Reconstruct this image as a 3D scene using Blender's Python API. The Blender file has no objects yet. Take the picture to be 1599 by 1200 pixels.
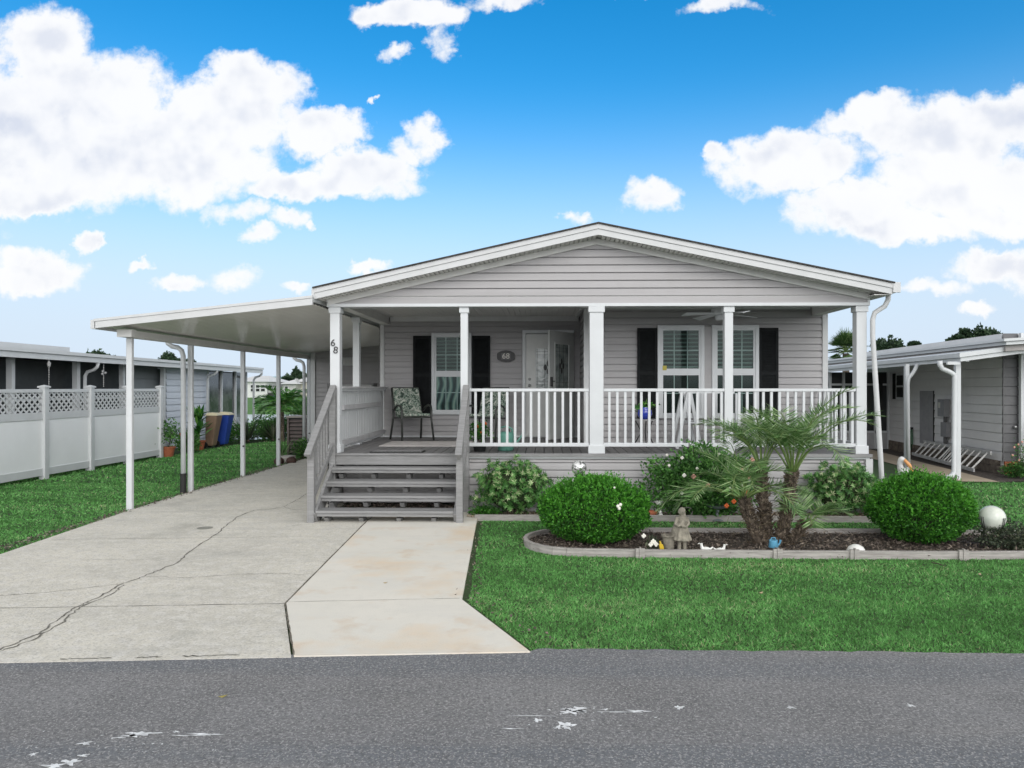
import bpy, math, random
import numpy as np
from mathutils import Vector, Matrix
R = math.radians
random.seed(7)
rng = np.random.default_rng(7)
SC = bpy.context.scene
COL = SC.collection

# ------------------------------------------------------------------ camera
cam_d = bpy.data.cameras.new('camera'); cam = bpy.data.objects.new('camera', cam_d); COL.objects.link(cam)
cam.location = (0, 0, 1.85); cam.rotation_euler = (R(90), 0, R(1.33))
cam_d.sensor_width = 36; cam_d.lens = 25.44; cam_d.shift_x = -0.0153; cam_d.shift_y = 0.0031
cam_d.clip_end = 3000; cam_d.clip_start = 0.05
SC.camera = cam
SC.view_settings.view_transform = 'Standard'; SC.view_settings.look = 'None'
SC.view_settings.exposure = 0.66; SC.view_settings.gamma = 1
SC.render.engine = 'CYCLES'

# ------------------------------------------------------------------ world
SUN_EL, SUN_AZ = R(33), R(162)      # azimuth clockwise from +Y
wd = bpy.data.worlds.new("World"); SC.world = wd; wd.use_nodes = True
wt = wd.node_tree; wt.nodes.clear(); WN, WL = wt.nodes, wt.links
def wn(t, **k):
    n = WN.new(t)
    for a, b in k.items(): setattr(n, a, b)
    return n
def wmath(op, a, b=None, clamp=False):
    n = wn('ShaderNodeMath', operation=op, use_clamp=clamp)
    for i, v in enumerate((a, b)):
        if v is None: continue
        if isinstance(v, (int, float)): n.inputs[i].default_value = v
        else: WL.new(v, n.inputs[i])
    return n.outputs[0]
def wvec(op, a, b=None, c=None, out=0):
    n = wn('ShaderNodeVectorMath', operation=op)
    for i, v in enumerate((a, b, c)):
        if v is None: continue
        if isinstance(v, tuple): n.inputs[i].default_value = v
        else: WL.new(v, n.inputs[i])
    return n.outputs[out]
def wrange(v, a, b, c=0., d=1., mode='SMOOTHSTEP'):
    n = wn('ShaderNodeMapRange', interpolation_type=mode); WL.new(v, n.inputs[0])
    for i, x in enumerate((a, b, c, d)): n.inputs[i + 1].default_value = x
    return n.outputs[0]
def wnoise(vec, scale, detail=6, rough=.55, out=0):
    n = wn('ShaderNodeTexNoise'); WL.new(vec, n.inputs['Vector'])
    n.inputs['Scale'].default_value = scale; n.inputs['Detail'].default_value = detail; n.inputs['Roughness'].default_value = rough
    return n.outputs[out]
sky = wn('ShaderNodeTexSky', sky_type='NISHITA', sun_disc=False, sun_elevation=SUN_EL, sun_rotation=SUN_AZ)
sky.air_density = 1.0; sky.dust_density = .6; sky.ozone_density = 1.6
hs = wn('ShaderNodeHueSaturation'); hs.inputs['Saturation'].default_value = 1.5; hs.inputs['Value'].default_value = 1.25
hs.inputs['Hue'].default_value = .494
WL.new(sky.outputs[0], hs.inputs['Color'])
tc = wn('ShaderNodeTexCoord'); D = tc.outputs['Generated']
sep = wn('ShaderNodeSeparateXYZ'); WL.new(D, sep.inputs[0])
dx, dy, dz = sep.outputs
ysafe = wmath('MAXIMUM', dy, .08)
u = wmath('DIVIDE', dx, ysafe); v = wmath('DIVIDE', dz, ysafe)
cmb = wn('ShaderNodeCombineXYZ'); WL.new(u, cmb.inputs[0]); WL.new(v, cmb.inputs[1]); UV = cmb.outputs[0]
n1 = wvec('SUBTRACT', wnoise(UV, 7, 5, .6, 1), (.5, .5, .5))
UVW = wvec('MULTIPLY_ADD', n1, (.09, .07, 0), UV)
n2 = wvec('SUBTRACT', wnoise(UV, 32, 6, .62, 1), (.5, .5, .5)); UVW = wvec('MULTIPLY_ADD', n2, (.045, .035, 0), UVW)
# cumulus puffs of this sky: (u, v, half width, half height) * 1130 from the frame's reading of azimuth and elevation
CL = [(60,70,95,80),(20,190,160,130),(150,140,115,85),(130,245,190,85),(270,235,190,80),(370,135,72,55),(445,125,40,36),
(350,180,120,65),(500,200,75,42),(565,262,100,36),(610,290,55,26),(490,282,120,30),(668,212,38,32),(632,230,34,24),
(60,300,150,28),(370,326,58,21),(410,368,32,17),(462,341,38,19),(495,354,12,12),(125,378,18,14),(40,425,100,34),(5,400,60,30),
(205,411,22,9),(356,432,42,22),(275,433,50,13),(452,450,26,9),(640,12,85,26),(690,60,24,36),(620,76,26,17),(790,0,70,18),
(975,0,28,7),(1120,8,62,16),(585,150,9,8),(1010,306,44,31),(900,341,22,14),(1240,255,130,50),(1115,235,18,22),(1150,262,40,38),
(1300,212,62,28),(1380,195,65,50),(1385,160,38,25),(1460,215,130,60),(1565,190,85,50),(1510,290,170,70),(1330,325,100,42),
(1400,362,120,30),(1570,345,80,32),(1255,345,36,28),(1540,425,80,33),(1460,455,60,15),(1590,430,60,45),(1522,492,28,13),(575,418,35,9),(-120,200,160,160),(1750,280,160,120),(1760,460,120,40)]
acc = None
for (a, b, c, d) in CL:
    cu, cv, ru, rv = (a - 850) / 1130, (605 - b) / 1130, c * (1.08 if c * d >= 2200 else 1.35) / 1130, d * (1.08 if c * d >= 2200 else 1.35) / 1130
    q = wvec('MULTIPLY_ADD', UVW, (1 / ru, 1 / rv, 0), (-cu / ru, -cv / rv, 0))
    dd = wvec('DOT_PRODUCT', q, q, out=1)
    if c * d < 2200: dd = wmath('ADD', dd, .42)
    acc = dd if acc is None else wmath('MINIMUM', acc, dd)
fld = wmath('SUBTRACT', 1.0, acc); fld = wmath('MAXIMUM', fld, -2.0)
nz = wnoise(UV, 17, 12, .62)
nzl = wnoise(UV, 11, 3, .5); nzu = wnoise(wvec('ADD', UV, (.004, .030, 0)), 11, 3, .5)   # cloud mass here and just above it: the masses above shade the ones below
fld2 = wmath('ADD', wmath('MULTIPLY', fld, 1.9), wmath('MULTIPLY', wmath('SUBTRACT', nz, .5), 3.6))
cov_front = wrange(fld2, -.15, 1.05)
# unseen cloud added overhead and behind, giving neutral fill light
g = wnoise(D, 2.4, 8, .6)
cov_gen = wrange(g, .28, .46)
away = wmath('MAXIMUM', wrange(dy, .5, .2), wrange(v, .62, .95))
above = wrange(dz, -.02, .04)
sd = (math.sin(SUN_AZ) * math.cos(SUN_EL), math.cos(SUN_AZ) * math.cos(SUN_EL), math.sin(SUN_EL))
near_sun = wmath('POWER', wmath('MAXIMUM', wvec('DOT_PRODUCT', D, sd, out=1), 0.), 1.3)
cov = wmath('ADD', wmath('MULTIPLY', cov_front, wmath('SUBTRACT', 1.0, away)), wmath('MULTIPLY', wmath('MULTIPLY', cov_gen, above), away), clamp=True)
cov = wmath('MULTIPLY', cov, .96)
sh = wrange(wnoise(wvec('MULTIPLY', UV, (1, 1.6, 1)), 2.6, 3, .45), .42, .68)
thick = wrange(fld2, .7, 2.0)
relief = wrange(wmath('SUBTRACT', nzu, nzl), -.06, .16)
thick = wrange(fld2, .6, 2.2)
greyf = wmath('MULTIPLY', wmath('ADD', wmath('MULTIPLY', relief, .75), wmath('MULTIPLY', sh, .45)), thick, clamp=True)
ccol = wn('ShaderNodeMix', data_type='RGBA'); WL.new(greyf, ccol.inputs[0])
ccol.inputs[6].default_value = (6.4, 6.4, 6.45, 1); ccol.inputs[7].default_value = (4.6, 4.85, 5.5, 1)
cbr = wvec('MULTIPLY', ccol.outputs[2], (1, 1, 1)); _sc = wn('ShaderNodeVectorMath', operation='SCALE'); WL.new(cbr, _sc.inputs[0]); lowup = wmath('ADD', wmath('MULTIPLY', wmath('MAXIMUM', dz, 0.), -1.35), 1.5)   # unseen cloud dimmed overhead and brightened low to throw light into the porch
lowup = wmath('ADD', wmath('MULTIPLY', wmath('SUBTRACT', lowup, 1.0), away), 1.0)
WL.new(wmath('MULTIPLY', wmath('ADD', wmath('MULTIPLY', near_sun, 1.8), 1.0), lowup), _sc.inputs[3])
# pale air low over the horizon
hz = wn('ShaderNodeMix', data_type='RGBA'); WL.new(wrange(dz,   .42, .02, 0, .96, 'SMOOTHERSTEP'), hz.inputs[0])
WL.new(hs.outputs[0], hz.inputs[6]); hz.inputs[7].default_value = (4.2, 4.95, 5.95, 1)
mx = wn('ShaderNodeMix', data_type='RGBA'); WL.new(cov, mx.inputs[0]); WL.new(hz.outputs[2], mx.inputs[6]); WL.new(_sc.outputs[0], mx.inputs[7])
bg = wn('ShaderNodeBackground'); bg.inputs[1].default_value = .1; WL.new(mx.outputs[2], bg.inputs[0])
wo = wn('ShaderNodeOutputWorld'); WL.new(bg.outputs[0], wo.inputs[0])
wd.cycles.sampling_method = 'MANUAL'; wd.cycles.sample_map_resolution = 512

# ------------------------------------------------------------------ sun (veiled by cloud)
sl = bpy.data.lights.new('sun', 'SUN'); sl.energy = .5; sl.angle = R(30); sl.color = (1, .96, .9)
so = bpy.data.objects.new('sun', sl); COL.objects.link(so)
so.rotation_euler = (R(90) - SUN_EL, 0, -SUN_AZ + math.pi); so.location = (0, -5, 30)

# ------------------------------------------------------------------ materials
def srgb(r, g, b):
    f = lambda c: (c / 255 / 12.92) if c / 255 <= .04045 else ((c / 255 + .055) / 1.055) ** 2.4
    return (f(r), f(g), f(b))
MATS = {}
def mat(name, col, rough=.6, var=.08, scale=6., bump=0., bscale=40., metal=0., spec=.5, detail=5, col2=None, stretch=None, attr=None, ramp=None, coat=0., speck=None, trans=0., patches=None):
    """principled material, colour varied by noise (own wear and grain of the surface)"""
    if name in MATS: return MATS[name]
    m = bpy.data.materials.new(name); m.use_nodes = True; MATS[name] = m
    t = m.node_tree; N, L = t.nodes, t.links; p = N['Principled BSDF']
    p.inputs['Roughness'].default_value = rough; p.inputs['Metallic'].default_value = metal
    p.inputs['Specular IOR Level'].default_value = spec
    if coat: p.inputs['Coat Weight'].default_value = coat
    tcn = N.new('ShaderNodeTexCoord'); vec = tcn.outputs['Object']
    if stretch:
        mp = N.new('ShaderNodeMapping'); mp.inputs['Scale'].default_value = stretch; L.new(vec, mp.inputs[0]); vec = mp.outputs[0]
    def noise(s, d=detail, r=.6):
        n = N.new('ShaderNodeTexNoise'); n.inputs['Scale'].default_value = s; n.inputs['Detail'].default_value = d; n.inputs['Roughness'].default_value = r
        L.new(vec, n.inputs['Vector']); return n.outputs[0]
    def mix(fac, a, b, blend='MIX'):
        x = N.new('ShaderNodeMix'); x.data_type = 'RGBA'; x.blend_type = blend
        if isinstance(fac, float): x.inputs[0].default_value = fac
        else: L.new(fac, x.inputs[0])
        for i, c in ((6, a), (7, b)):
            if isinstance(c, tuple): x.inputs[i].default_value = (*c[:3], 1)
            else: L.new(c, x.inputs[i])
        return x.outputs[2]
    def rng_(v, a, b, c=0., d=1.):
        x = N.new('ShaderNodeMapRange'); L.new(v, x.inputs[0])
        for i, q in enumerate((a, b, c, d)): x.inputs[i + 1].default_value = q
        return x.outputs[0]
    c = tuple(col); c2 = tuple(col2) if col2 else tuple(max(0, k * (1 - 2.2 * var)) for k in col)
    if attr:
        an = N.new('ShaderNodeAttribute'); an.attribute_name = attr
        cr = N.new('ShaderNodeValToRGB'); els = cr.color_ramp.elements
        while len(els) < len(ramp): els.new(.5)
        for e, (pos, cc) in zip(els, ramp): e.position = pos; e.color = (*cc, 1)
        L.new(an.outputs['Fac'], cr.inputs[0])
        out = mix(rng_(noise(scale), .35, .65, 0, var * 2), cr.outputs[0], tuple(k * .6 for k in ramp[0][1]))
    else:
        out = mix(rng_(noise(scale), .33, .67), c, c2)
    if patches:
        for pt in patches:
            s, lo, hi, amt, pc = pt[:5]; v0 = vec
            if len(pt) > 5: mp2 = N.new('ShaderNodeMapping'); mp2.inputs['Scale'].default_value = pt[5]; L.new(vec, mp2.inputs[0]); vec = mp2.outputs[0]
            out = mix(rng_(noise(s, 4), lo, hi, 0, amt), out, pc); vec = v0
    if speck:
        for (s, lo, hi, amt, pc) in speck: out = mix(rng_(noise(s, 2, .5), lo, hi, 0, amt), out, pc)
    L.new(out, p.inputs['Base Color'])
    if bump:
        bn = N.new('ShaderNodeBump'); bn.inputs['Strength'].default_value = bump; bn.inputs['Distance'].default_value = .01
        L.new(noise(bscale), bn.inputs['Height']); L.new(bn.outputs[0], p.inputs['Normal'])
    if trans:
        tr = N.new('ShaderNodeBsdfTranslucent'); L.new(out, tr.inputs[0])
        ms = N.new('ShaderNodeMixShader'); ms.inputs[0].default_value = trans
        L.new(p.outputs[0], ms.inputs[1]); L.new(tr.outputs[0], ms.inputs[2]); L.new(ms.outputs[0], N['Material Output'].inputs[0])
    return m

WHITE = mat('white_vinyl', (.59, .61, .62), .38, .03, 3)
TRIM = mat('white_trim_paint', (.56, .57, .57), .45, .04, 4, bump=.05)
CREAM = mat('aged_white_paint', (.66, .66, .64), .5, .06, 3)
SIDING = mat('grey_siding', (.38, .37, .373), .5, .05, 1.2, bump=.04, bscale=60, stretch=(.3, 1, 6), patches=[(2.2, .5, .72, .25, (.30, .29, .28), (6, 1, .12))])
SIDING2 = SIDING
WOOD = mat('weathered_grey_paint', (.27, .27, .27), .6, .14, 5, bump=.3, bscale=30, stretch=(.6, 6, 6), patches=[(2.5, .5, .75, .35, (.32, .32, .31))])
DECK = mat('deck_grey_paint', (.22, .215, .215), .55, .12, 4, bump=.2, bscale=25, stretch=(6, .6, 1), patches=[(1.3, .5, .7, .35, (.23, .22, .22))])
CEIL = mat('ceiling_vinyl', (.70, .69, .67), .5, .04, 2)
CARPAN = mat('carport_white_pan', (.70, .69, .66), .10, .03, 1.5, spec=.8, coat=.4)
SHUT = mat('black_shutter', (.014, .016, .017), .75, .2, 10, spec=.2)
SHINGLE = mat('asphalt_shingle', (.07, .065, .06), .9, .3, 30, bump=.5)
DARK = mat('flat_dark', (.012, .016, .016), .7, .3, 2)  # flat dark; unlit rooms behind windows are put into this colour
BLACKM = mat('black_metal', (.02, .02, .02), .4, .1, 10)
BRONZE = mat('dark_green_bronze', (.045, .05, .045), .4, .2, 10)
SCREEN = mat('insect_screen', (.035, .04, .042), .75, .3, .8, patches=[(.9, .45, .7, .6, (.07, .08, .08))])
SILVER = mat('brushed_steel', (.5, .5, .5), .35, .1, 20, metal=.9)
ALU = mat('aluminium', (.5, .5, .49), .45, .15, 10, metal=.3)
OLDCON = mat('old_concrete', (.66, .63, .545), .9, .1, 1.1, bump=.5, bscale=60, col2=(.56, .54, .47),
   patches=[(.45, .5, .68, .5, (.46, .44, .39)), (4.5, .52, .68, .6, (.40, .385, .34)), (1.6, .60, .72, .5, (.34, .34, .30)), (9, .46, .62, .6, (.70, .68, .63)), (2.2, .52, .7, .45, (.45, .44, .40), (.3, 1.4, 1)), (14, .52, .64, .4, (.42, .41, .37)), (.9, .60, .72, .6, (.36, .35, .30))],
   speck=[(55, .54, .66, .6, (.34, .33, .30)), (38, .56, .68, .5, (.74, .72, .67)), (24, .60, .70, .5, (.36, .35, .31))])
NEWCON = mat('new_concrete', (.68, .66, .59), .85, .07, .9, bump=.35, bscale=80, col2=(.72, .69, .62),
   patches=[(.75, .49, .66, .8, (.70, .55, .38)), (2.4, .56, .72, .5, (.58, .44, .30)), (1.7, .48, .7, .35, (.60, .595, .56), (.5, 1.6, 1)), (7, .5, .66, .3, (.62, .60, .54))], speck=[(60, .66, .76, .3, (.45, .42, .38))])
ASPH = mat('asphalt', (.205, .205, .207), .9, .12, 1.3, bump=.6, bscale=95, detail=3,
   speck=[(44, .50, .60, .65, (.095, .095, .098)), (58, .56, .64, .65, (.35, .345, .34)), (88, .58, .68, .65, (.48, .47, .46))],
   patches=[(1.0, .47, .57, .75, (.135, .147, .162), (.04, 1.3, 1)), (1.1, .52, .7, .45, (.23, .225, .215), (.35, 1, 1)), (2.6, .60, .70, .5, (.12, .12, .125), (.5, 1, 1))])
ROADPAINT = mat('spilt_white_paint', (.85, .87, .88), .8, .2, 20, bump=.5)
_n, _l = ROADPAINT.node_tree.nodes, ROADPAINT.node_tree.links   # worn paint: the asphalt shows through where it has flaked
_a = _n.new('ShaderNodeTexNoise'); _a.inputs['Scale'].default_value = 38; _a.inputs['Detail'].default_value = 6; _m = _n.new('ShaderNodeMapRange'); _m.inputs[1].default_value = .30; _m.inputs[2].default_value = .38
_t = _n.new('ShaderNodeTexCoord'); _l.new(_t.outputs['Object'], _a.inputs[0]); _l.new(_a.outputs[0], _m.inputs[0]); _l.new(_m.outputs[0], _n['Principled BSDF'].inputs['Alpha'])
SOIL = mat('lawn_soil', (.045, .085, .025), .95, .2, 1.5, bump=.6, bscale=40, patches=[(.5, .45, .65, .5, (.035, .09, .022)), (9, .5, .7, .4, (.05, .05, .03))])
FARLAWN = mat('far_lawn', (.075, .19, .03), .95, .1, .3, bump=.2, col2=(.06, .15, .025))
MULCH = mat('dark_mulch', (.085, .068, .056), .95, .3, 14, bump=1, bscale=45, speck=[(30, .55, .65, .6, (.13, .11, .09))])
PEBBLE = mat('tan_mulch', (.22, .17, .12), .95, .3, 14, bump=1, bscale=45, speck=[(30, .52, .62, .6, (.4, .34, .26)), (22, .55, .62, .6, (.07, .05, .04))])
EDGE = mat('grey_edging_board', (.43, .405, .38), .75, .15, 5, bump=.3, bscale=20, stretch=(1, 1, 10), patches=[(3, .5, .7, .5, (.25, .22, .21))])
CLAY = mat('terracotta', (.42, .13, .06), .8, .15, 8, bump=.2)
STONE = mat('cast_stone', (.34, .31, .25), .9, .25, 14, bump=.6, bscale=60, patches=[(5, .5, .65, .5, (.18, .17, .14))])
WHITEGL = mat('white_ceramic', (.78, .78, .74), .25, .05, 6)
def glass(name, tint=(.62, .72, .69), rough=.03, fac=.12):
    m = bpy.data.materials.new(name); m.use_nodes = True; N, L = m.node_tree.nodes, m.node_tree.links
    N.clear(); o = N.new('ShaderNodeOutputMaterial'); mx_ = N.new('ShaderNodeMixShader')
    tr = N.new('ShaderNodeBsdfTransparent'); tr.inputs[0].default_value = (*tint, 1)
    gl = N.new('ShaderNodeBsdfGlossy'); gl.inputs['Roughness'].default_value = rough; gl.inputs[0].default_value = (.55, .66, .64, 1)
    lw = N.new('ShaderNodeLayerWeight'); lw.inputs[0].default_value = fac
    nz_ = N.new('ShaderNodeTexNoise'); nz_.inputs['Scale'].default_value = 1.3
    bn = N.new('ShaderNodeBump'); bn.inputs['Strength'].default_value = .15; bn.inputs['Distance'].default_value = .02
    tcn = N.new('ShaderNodeTexCoord'); L.new(tcn.outputs['Object'], nz_.inputs[0]); L.new(nz_.outputs[0], bn.inputs['Height']); L.new(bn.outputs[0], gl.inputs['Normal'])
    ma = N.new('ShaderNodeMath'); ma.operation = 'ADD'; ma.inputs[1].default_value = .02; ma.use_clamp = True
    L.new(lw.outputs['Fresnel'], ma.inputs[0]); L.new(ma.outputs[0], mx_.inputs[0]); L.new(tr.outputs[0], mx_.inputs[1]); L.new(gl.outputs[0], mx_.inputs[2]); L.new(mx_.outputs[0], o.inputs[0])
    return m
GLASS = glass('window_glass')
BLINDS = mat('blind_slat', (.17, .22, .205), .5, .05)
# leaf materials, coloured by a per-leaf attribute
def leafmat(name, ramp, rough=.5, var=.2, trans=.25, spec=.35): return mat(name, (0, 0, 0), rough, var, 5, attr='shade', ramp=ramp, trans=trans, spec=spec)
L_BOX = leafmat('boxwood_leaf', [(0, (.02, .09, .012)), (.5, (.05, .23, .02)), (1, (.13, .42, .04))])
L_SCH = leafmat('schefflera_leaf', [(0, (.025, .075, .02)), (.45, (.09, .26, .06)), (.78, (.2, .42, .12)), (1, (.6, .68, .38))])
L_ROSE = leafmat('shrub_leaf', [(0, (.03, .10, .02)), (.6, (.09, .26, .05)), (1, (.2, .44, .11))])
L_PALM = leafmat('date_palm_leaflet', [(0, (.035, .10, .025)), (.5, (.14, .30, .08)), (1, (.5, .66, .34))], rough=.4)
L_GRASS = leafmat('grass_blade', [(0, (.07, .20, .045)), (.5, (.15, .43, .105)), (.9, (.28, .62, .20)), (1, (.55, .56, .32))], rough=.6, var=.25)
L_DRY = leafmat('dry_frond', [(0, (.06, .04, .025)), (.6, (.14, .10, .06)), (1, (.30, .24, .16))], trans=.1)
L_FAR = leafmat('distant_leaf', [(0, (.02, .045, .025)), (.6, (.045, .085, .045)), (1, (.10, .16, .08))])
L_FARPALM = leafmat('cabbage_palm_leaf', [(0, (.03, .07, .02)), (.6, (.07, .15, .04)), (1, (.20, .27, .12))])
L_BANANA = leafmat('broad_leaf', [(0, (.02, .09, .02)), (.6, (.05, .2, .03)), (1, (.16, .36, .06))], rough=.3)
L_SPIKE = leafmat('spiky_leaf', [(0, (.03, .04, .025)), (.6, (.06, .09, .05)), (1, (.18, .2, .12))])
L_CHIP = leafmat('mulch_chip', [(0, (.045, .035, .03)), (.6, (.14, .11, .09)), (1, (.36, .3, .24))], trans=0.)
L_PEB = leafmat('pebble_chip', [(0, (.12, .08, .05)), (.6, (.35, .27, .18)), (1, (.65, .6, .5))], trans=0.)
PETALW = mat('white_petal', (.8, .78, .7), .6, .05); PETALP = mat('pink_petal', (.75, .38, .30), .6, .1); PETALR = mat('red_petal', (.65, .05, .04), .5, .1)
PETALO = mat('orange_petal', (.75, .15, .03), .5, .1)
BARK = mat('palm_bark', (.13, .10, .075), .95, .3, 18, bump=1, bscale=30, patches=[(22, .5, .6, .7, (.30, .24, .18)), (9, .5, .65, .6, (.05, .04, .03))])
TRUNK = mat('tree_bark', (.10, .08, .06), .95, .2, 8, bump=.8)

# ------------------------------------------------------------------ mesh builders
ORG = {}
def org(o): return ORG.get(o.name, Vector((0, 0, 0))) if o else Vector((0, 0, 0))
class MB:
    def __init__(s): s.v = []; s.f = []
    def add(s, vs, fs):
        n = len(s.v); s.v += [tuple(p) for p in vs]; s.f += [tuple(i + n for i in f) for f in fs]; return s
    def box(s, x0, x1, y0, y1, z0, z1):
        return s.add([(x0, y0, z0), (x1, y0, z0), (x1, y1, z0), (x0, y1, z0), (x0, y0, z1), (x1, y0, z1), (x1, y1, z1), (x0, y1, z1)],
                     [(0, 3, 2, 1), (4, 5, 6, 7), (0, 1, 5, 4), (1, 2, 6, 5), (2, 3, 7, 6), (3, 0, 4, 7)])
    def beam(s, p, q, w, h, up=(0, 0, 1)):
        p, q = Vector(p), Vector(q); t = (q - p).normalized(); a = t.cross(Vector(up)); 
        if a.length < 1e-4: a = Vector((1, 0, 0))
        a.normalize(); b = a.cross(t)
        vs = [e + a * (i * w / 2) + b * (j * h / 2) for e in (p, q) for i, j in ((-1, -1), (1, -1), (1, 1), (-1, 1))]
        return s.add(vs, [(0, 3, 2, 1), (4, 5, 6, 7), (0, 1, 5, 4), (1, 2, 6, 5), (2, 3, 7, 6), (3, 0, 4, 7)])
    def tube(s, pts, r, n=10, cap=True):
        pts = [Vector(p) for p in pts]; rs = r if isinstance(r, (list, tuple)) else [r] * len(pts)
        vs = []; fs = []; prev = None
        for i, p in enumerate(pts):
            t = (pts[min(i + 1, len(pts) - 1)] - pts[max(i - 1, 0)]).normalized()
            a = prev if prev is not None else (Vector((0, 0, 1)).cross(t) if abs(t.z) < .9 else Vector((1, 0, 0)).cross(t))
            a = (a - t * a.dot(t)).normalized(); b = t.cross(a); prev = a
            vs += [p + (a * math.cos(2 * math.pi * k / n) + b * math.sin(2 * math.pi * k / n)) * rs[i] for k in range(n)]
        for i in range(len(pts) - 1):
            for k in range(n):
                fs.append((i * n + k, i * n + (k + 1) % n, (i + 1) * n + (k + 1) % n, (i + 1) * n + k))
        if cap: fs.append(tuple(reversed(range(n)))); fs.append(tuple(range((len(pts) - 1) * n, len(pts) * n)))
        return s.add(vs, fs)
    def lathe(s, prof, c=(0, 0, 0), n=24, fold=0., k=8, sx=1., sy=1.):
        vs = []; fs = []
        for (r, z) in prof:
            for i in range(n):
                a = 2 * math.pi * i / n; rr = r * (1 + fold * math.sin(k * a))
                vs.append((c[0] + sx * rr * math.cos(a), c[1] + sy * rr * math.sin(a), c[2] + z))
        m = len(prof)
        for j in range(m - 1):
            for i in range(n): fs.append((j * n + i, j * n + (i + 1) % n, (j + 1) * n + (i + 1) % n, (j + 1) * n + i))
        if prof[0][0] > 1e-5: fs.append(tuple(reversed(range(n))))
        if prof[-1][0] > 1e-5: fs.append(tuple(range((m - 1) * n, m * n)))
        return s.add(vs, fs)
    def ball(s, c, r, n=16, m=10):
        rx, ry, rz = r if isinstance(r, tuple) else (r, r, r)
        pr = [(max(math.sin(math.pi * j / m), 1e-4), -math.cos(math.pi * j / m) * rz) for j in range(m + 1)]
        return s.lathe(pr, c, n, sx=rx, sy=ry)
    def prism(s, poly, z0, z1):
        n = len(poly)
        return s.add([(x, y, z0) for x, y in poly] + [(x, y, z1) for x, y in poly],
                     [tuple(reversed(range(n))), tuple(range(n, 2 * n))] + [(i, (i + 1) % n, n + (i + 1) % n, n + i) for i in range(n)])
    def siding(s, O, U, OUT, ln, z0, z1, pitch=.115, lip=.013, cut=None):
        O, U, OUT = Vector(O), Vector(U).normalized(), Vector(OUT).normalized(); z = z0
        while z < z1 - 1e-4:
            zt = min(z + pitch, z1); a = cut(z) if cut else (0, ln); b = cut(zt) if cut else (0, ln)
            if a[1] - a[0] > .02:
                if b[1] - b[0] < .01: b = ((b[0] + b[1]) / 2 - .005, (b[0] + b[1]) / 2 + .005)
                P = lambda uu, zz, o: O + U * uu + OUT * o + Vector((0, 0, zz))
                zm = z + (zt - z) * .5; am = ((a[0] + b[0]) / 2, (a[1] + b[1]) / 2)
                g_ = min(.016, (zt - z) * .3); zg = zt - g_
                if zt - z < pitch * .5: g_ = 0.; zg = zt
                s.add([P(a[0], z, -.02), P(a[1], z, -.02), P(a[0], z, lip), P(a[1], z, lip), P(am[0], zm, lip * .55), P(am[1], zm, lip * .55), P(b[0], zg, .0), P(b[1], zg, .0), P(b[0], zg, -.02), P(b[1], zg, -.02), P(b[0], zt, -.02), P(b[1], zt, -.02)],
                      [(0, 1, 3, 2), (2, 3, 5, 4), (4, 5, 7, 6), (6, 7, 9, 8), (8, 9, 11, 10)])
            z = zt
        return s
    def build(s, name, m, parent=None, smooth=False, bevel=0., remesh=0., tagd=None):
        me = bpy.data.meshes.new(name); off = org(parent)
        me.from_pydata([(x - off[0], y - off[1], z - off[2]) for x, y, z in s.v], [], s.f)
        me.materials.append(m); me.update()
        if smooth: me.polygons.foreach_set('use_smooth', [True] * len(me.polygons))
        o = bpy.data.objects.new(name, me); COL.objects.link(o)
        if parent: o.parent = parent
        ORG[o.name] = off
        if remesh:
            r_ = o.modifiers.new('r', 'REMESH'); r_.mode = 'VOXEL'; r_.voxel_size = remesh; r_.use_smooth_shade = True
            sm = o.modifiers.new('s', 'SMOOTH'); sm.iterations = 3; sm.factor = .5
        if bevel:
            b = o.modifiers.new('b', 'BEVEL'); b.width = bevel; b.segments = 2; b.limit_method = 'ANGLE'
        if tagd: tag(o, **tagd)
        return o
def tag(o, label=None, cat=None, group=None, kind=None):
    for k, v_ in (('label', label), ('category', cat), ('group', group), ('kind', kind)):
        if v_: o[k] = v_
    return o
def thing(name, loc, label, cat, group=None):
    o = bpy.data.objects.new(name, None); COL.objects.link(o); o.location = loc; o.empty_display_size = .2
    ORG[o.name] = Vector(loc); return tag(o, label, cat, group)
def copy_tree(o, parent=None):
    c = o.copy(); COL.objects.link(c); c.parent = parent
    for ch in list(o.children): copy_tree(ch, c)
    return c
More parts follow.
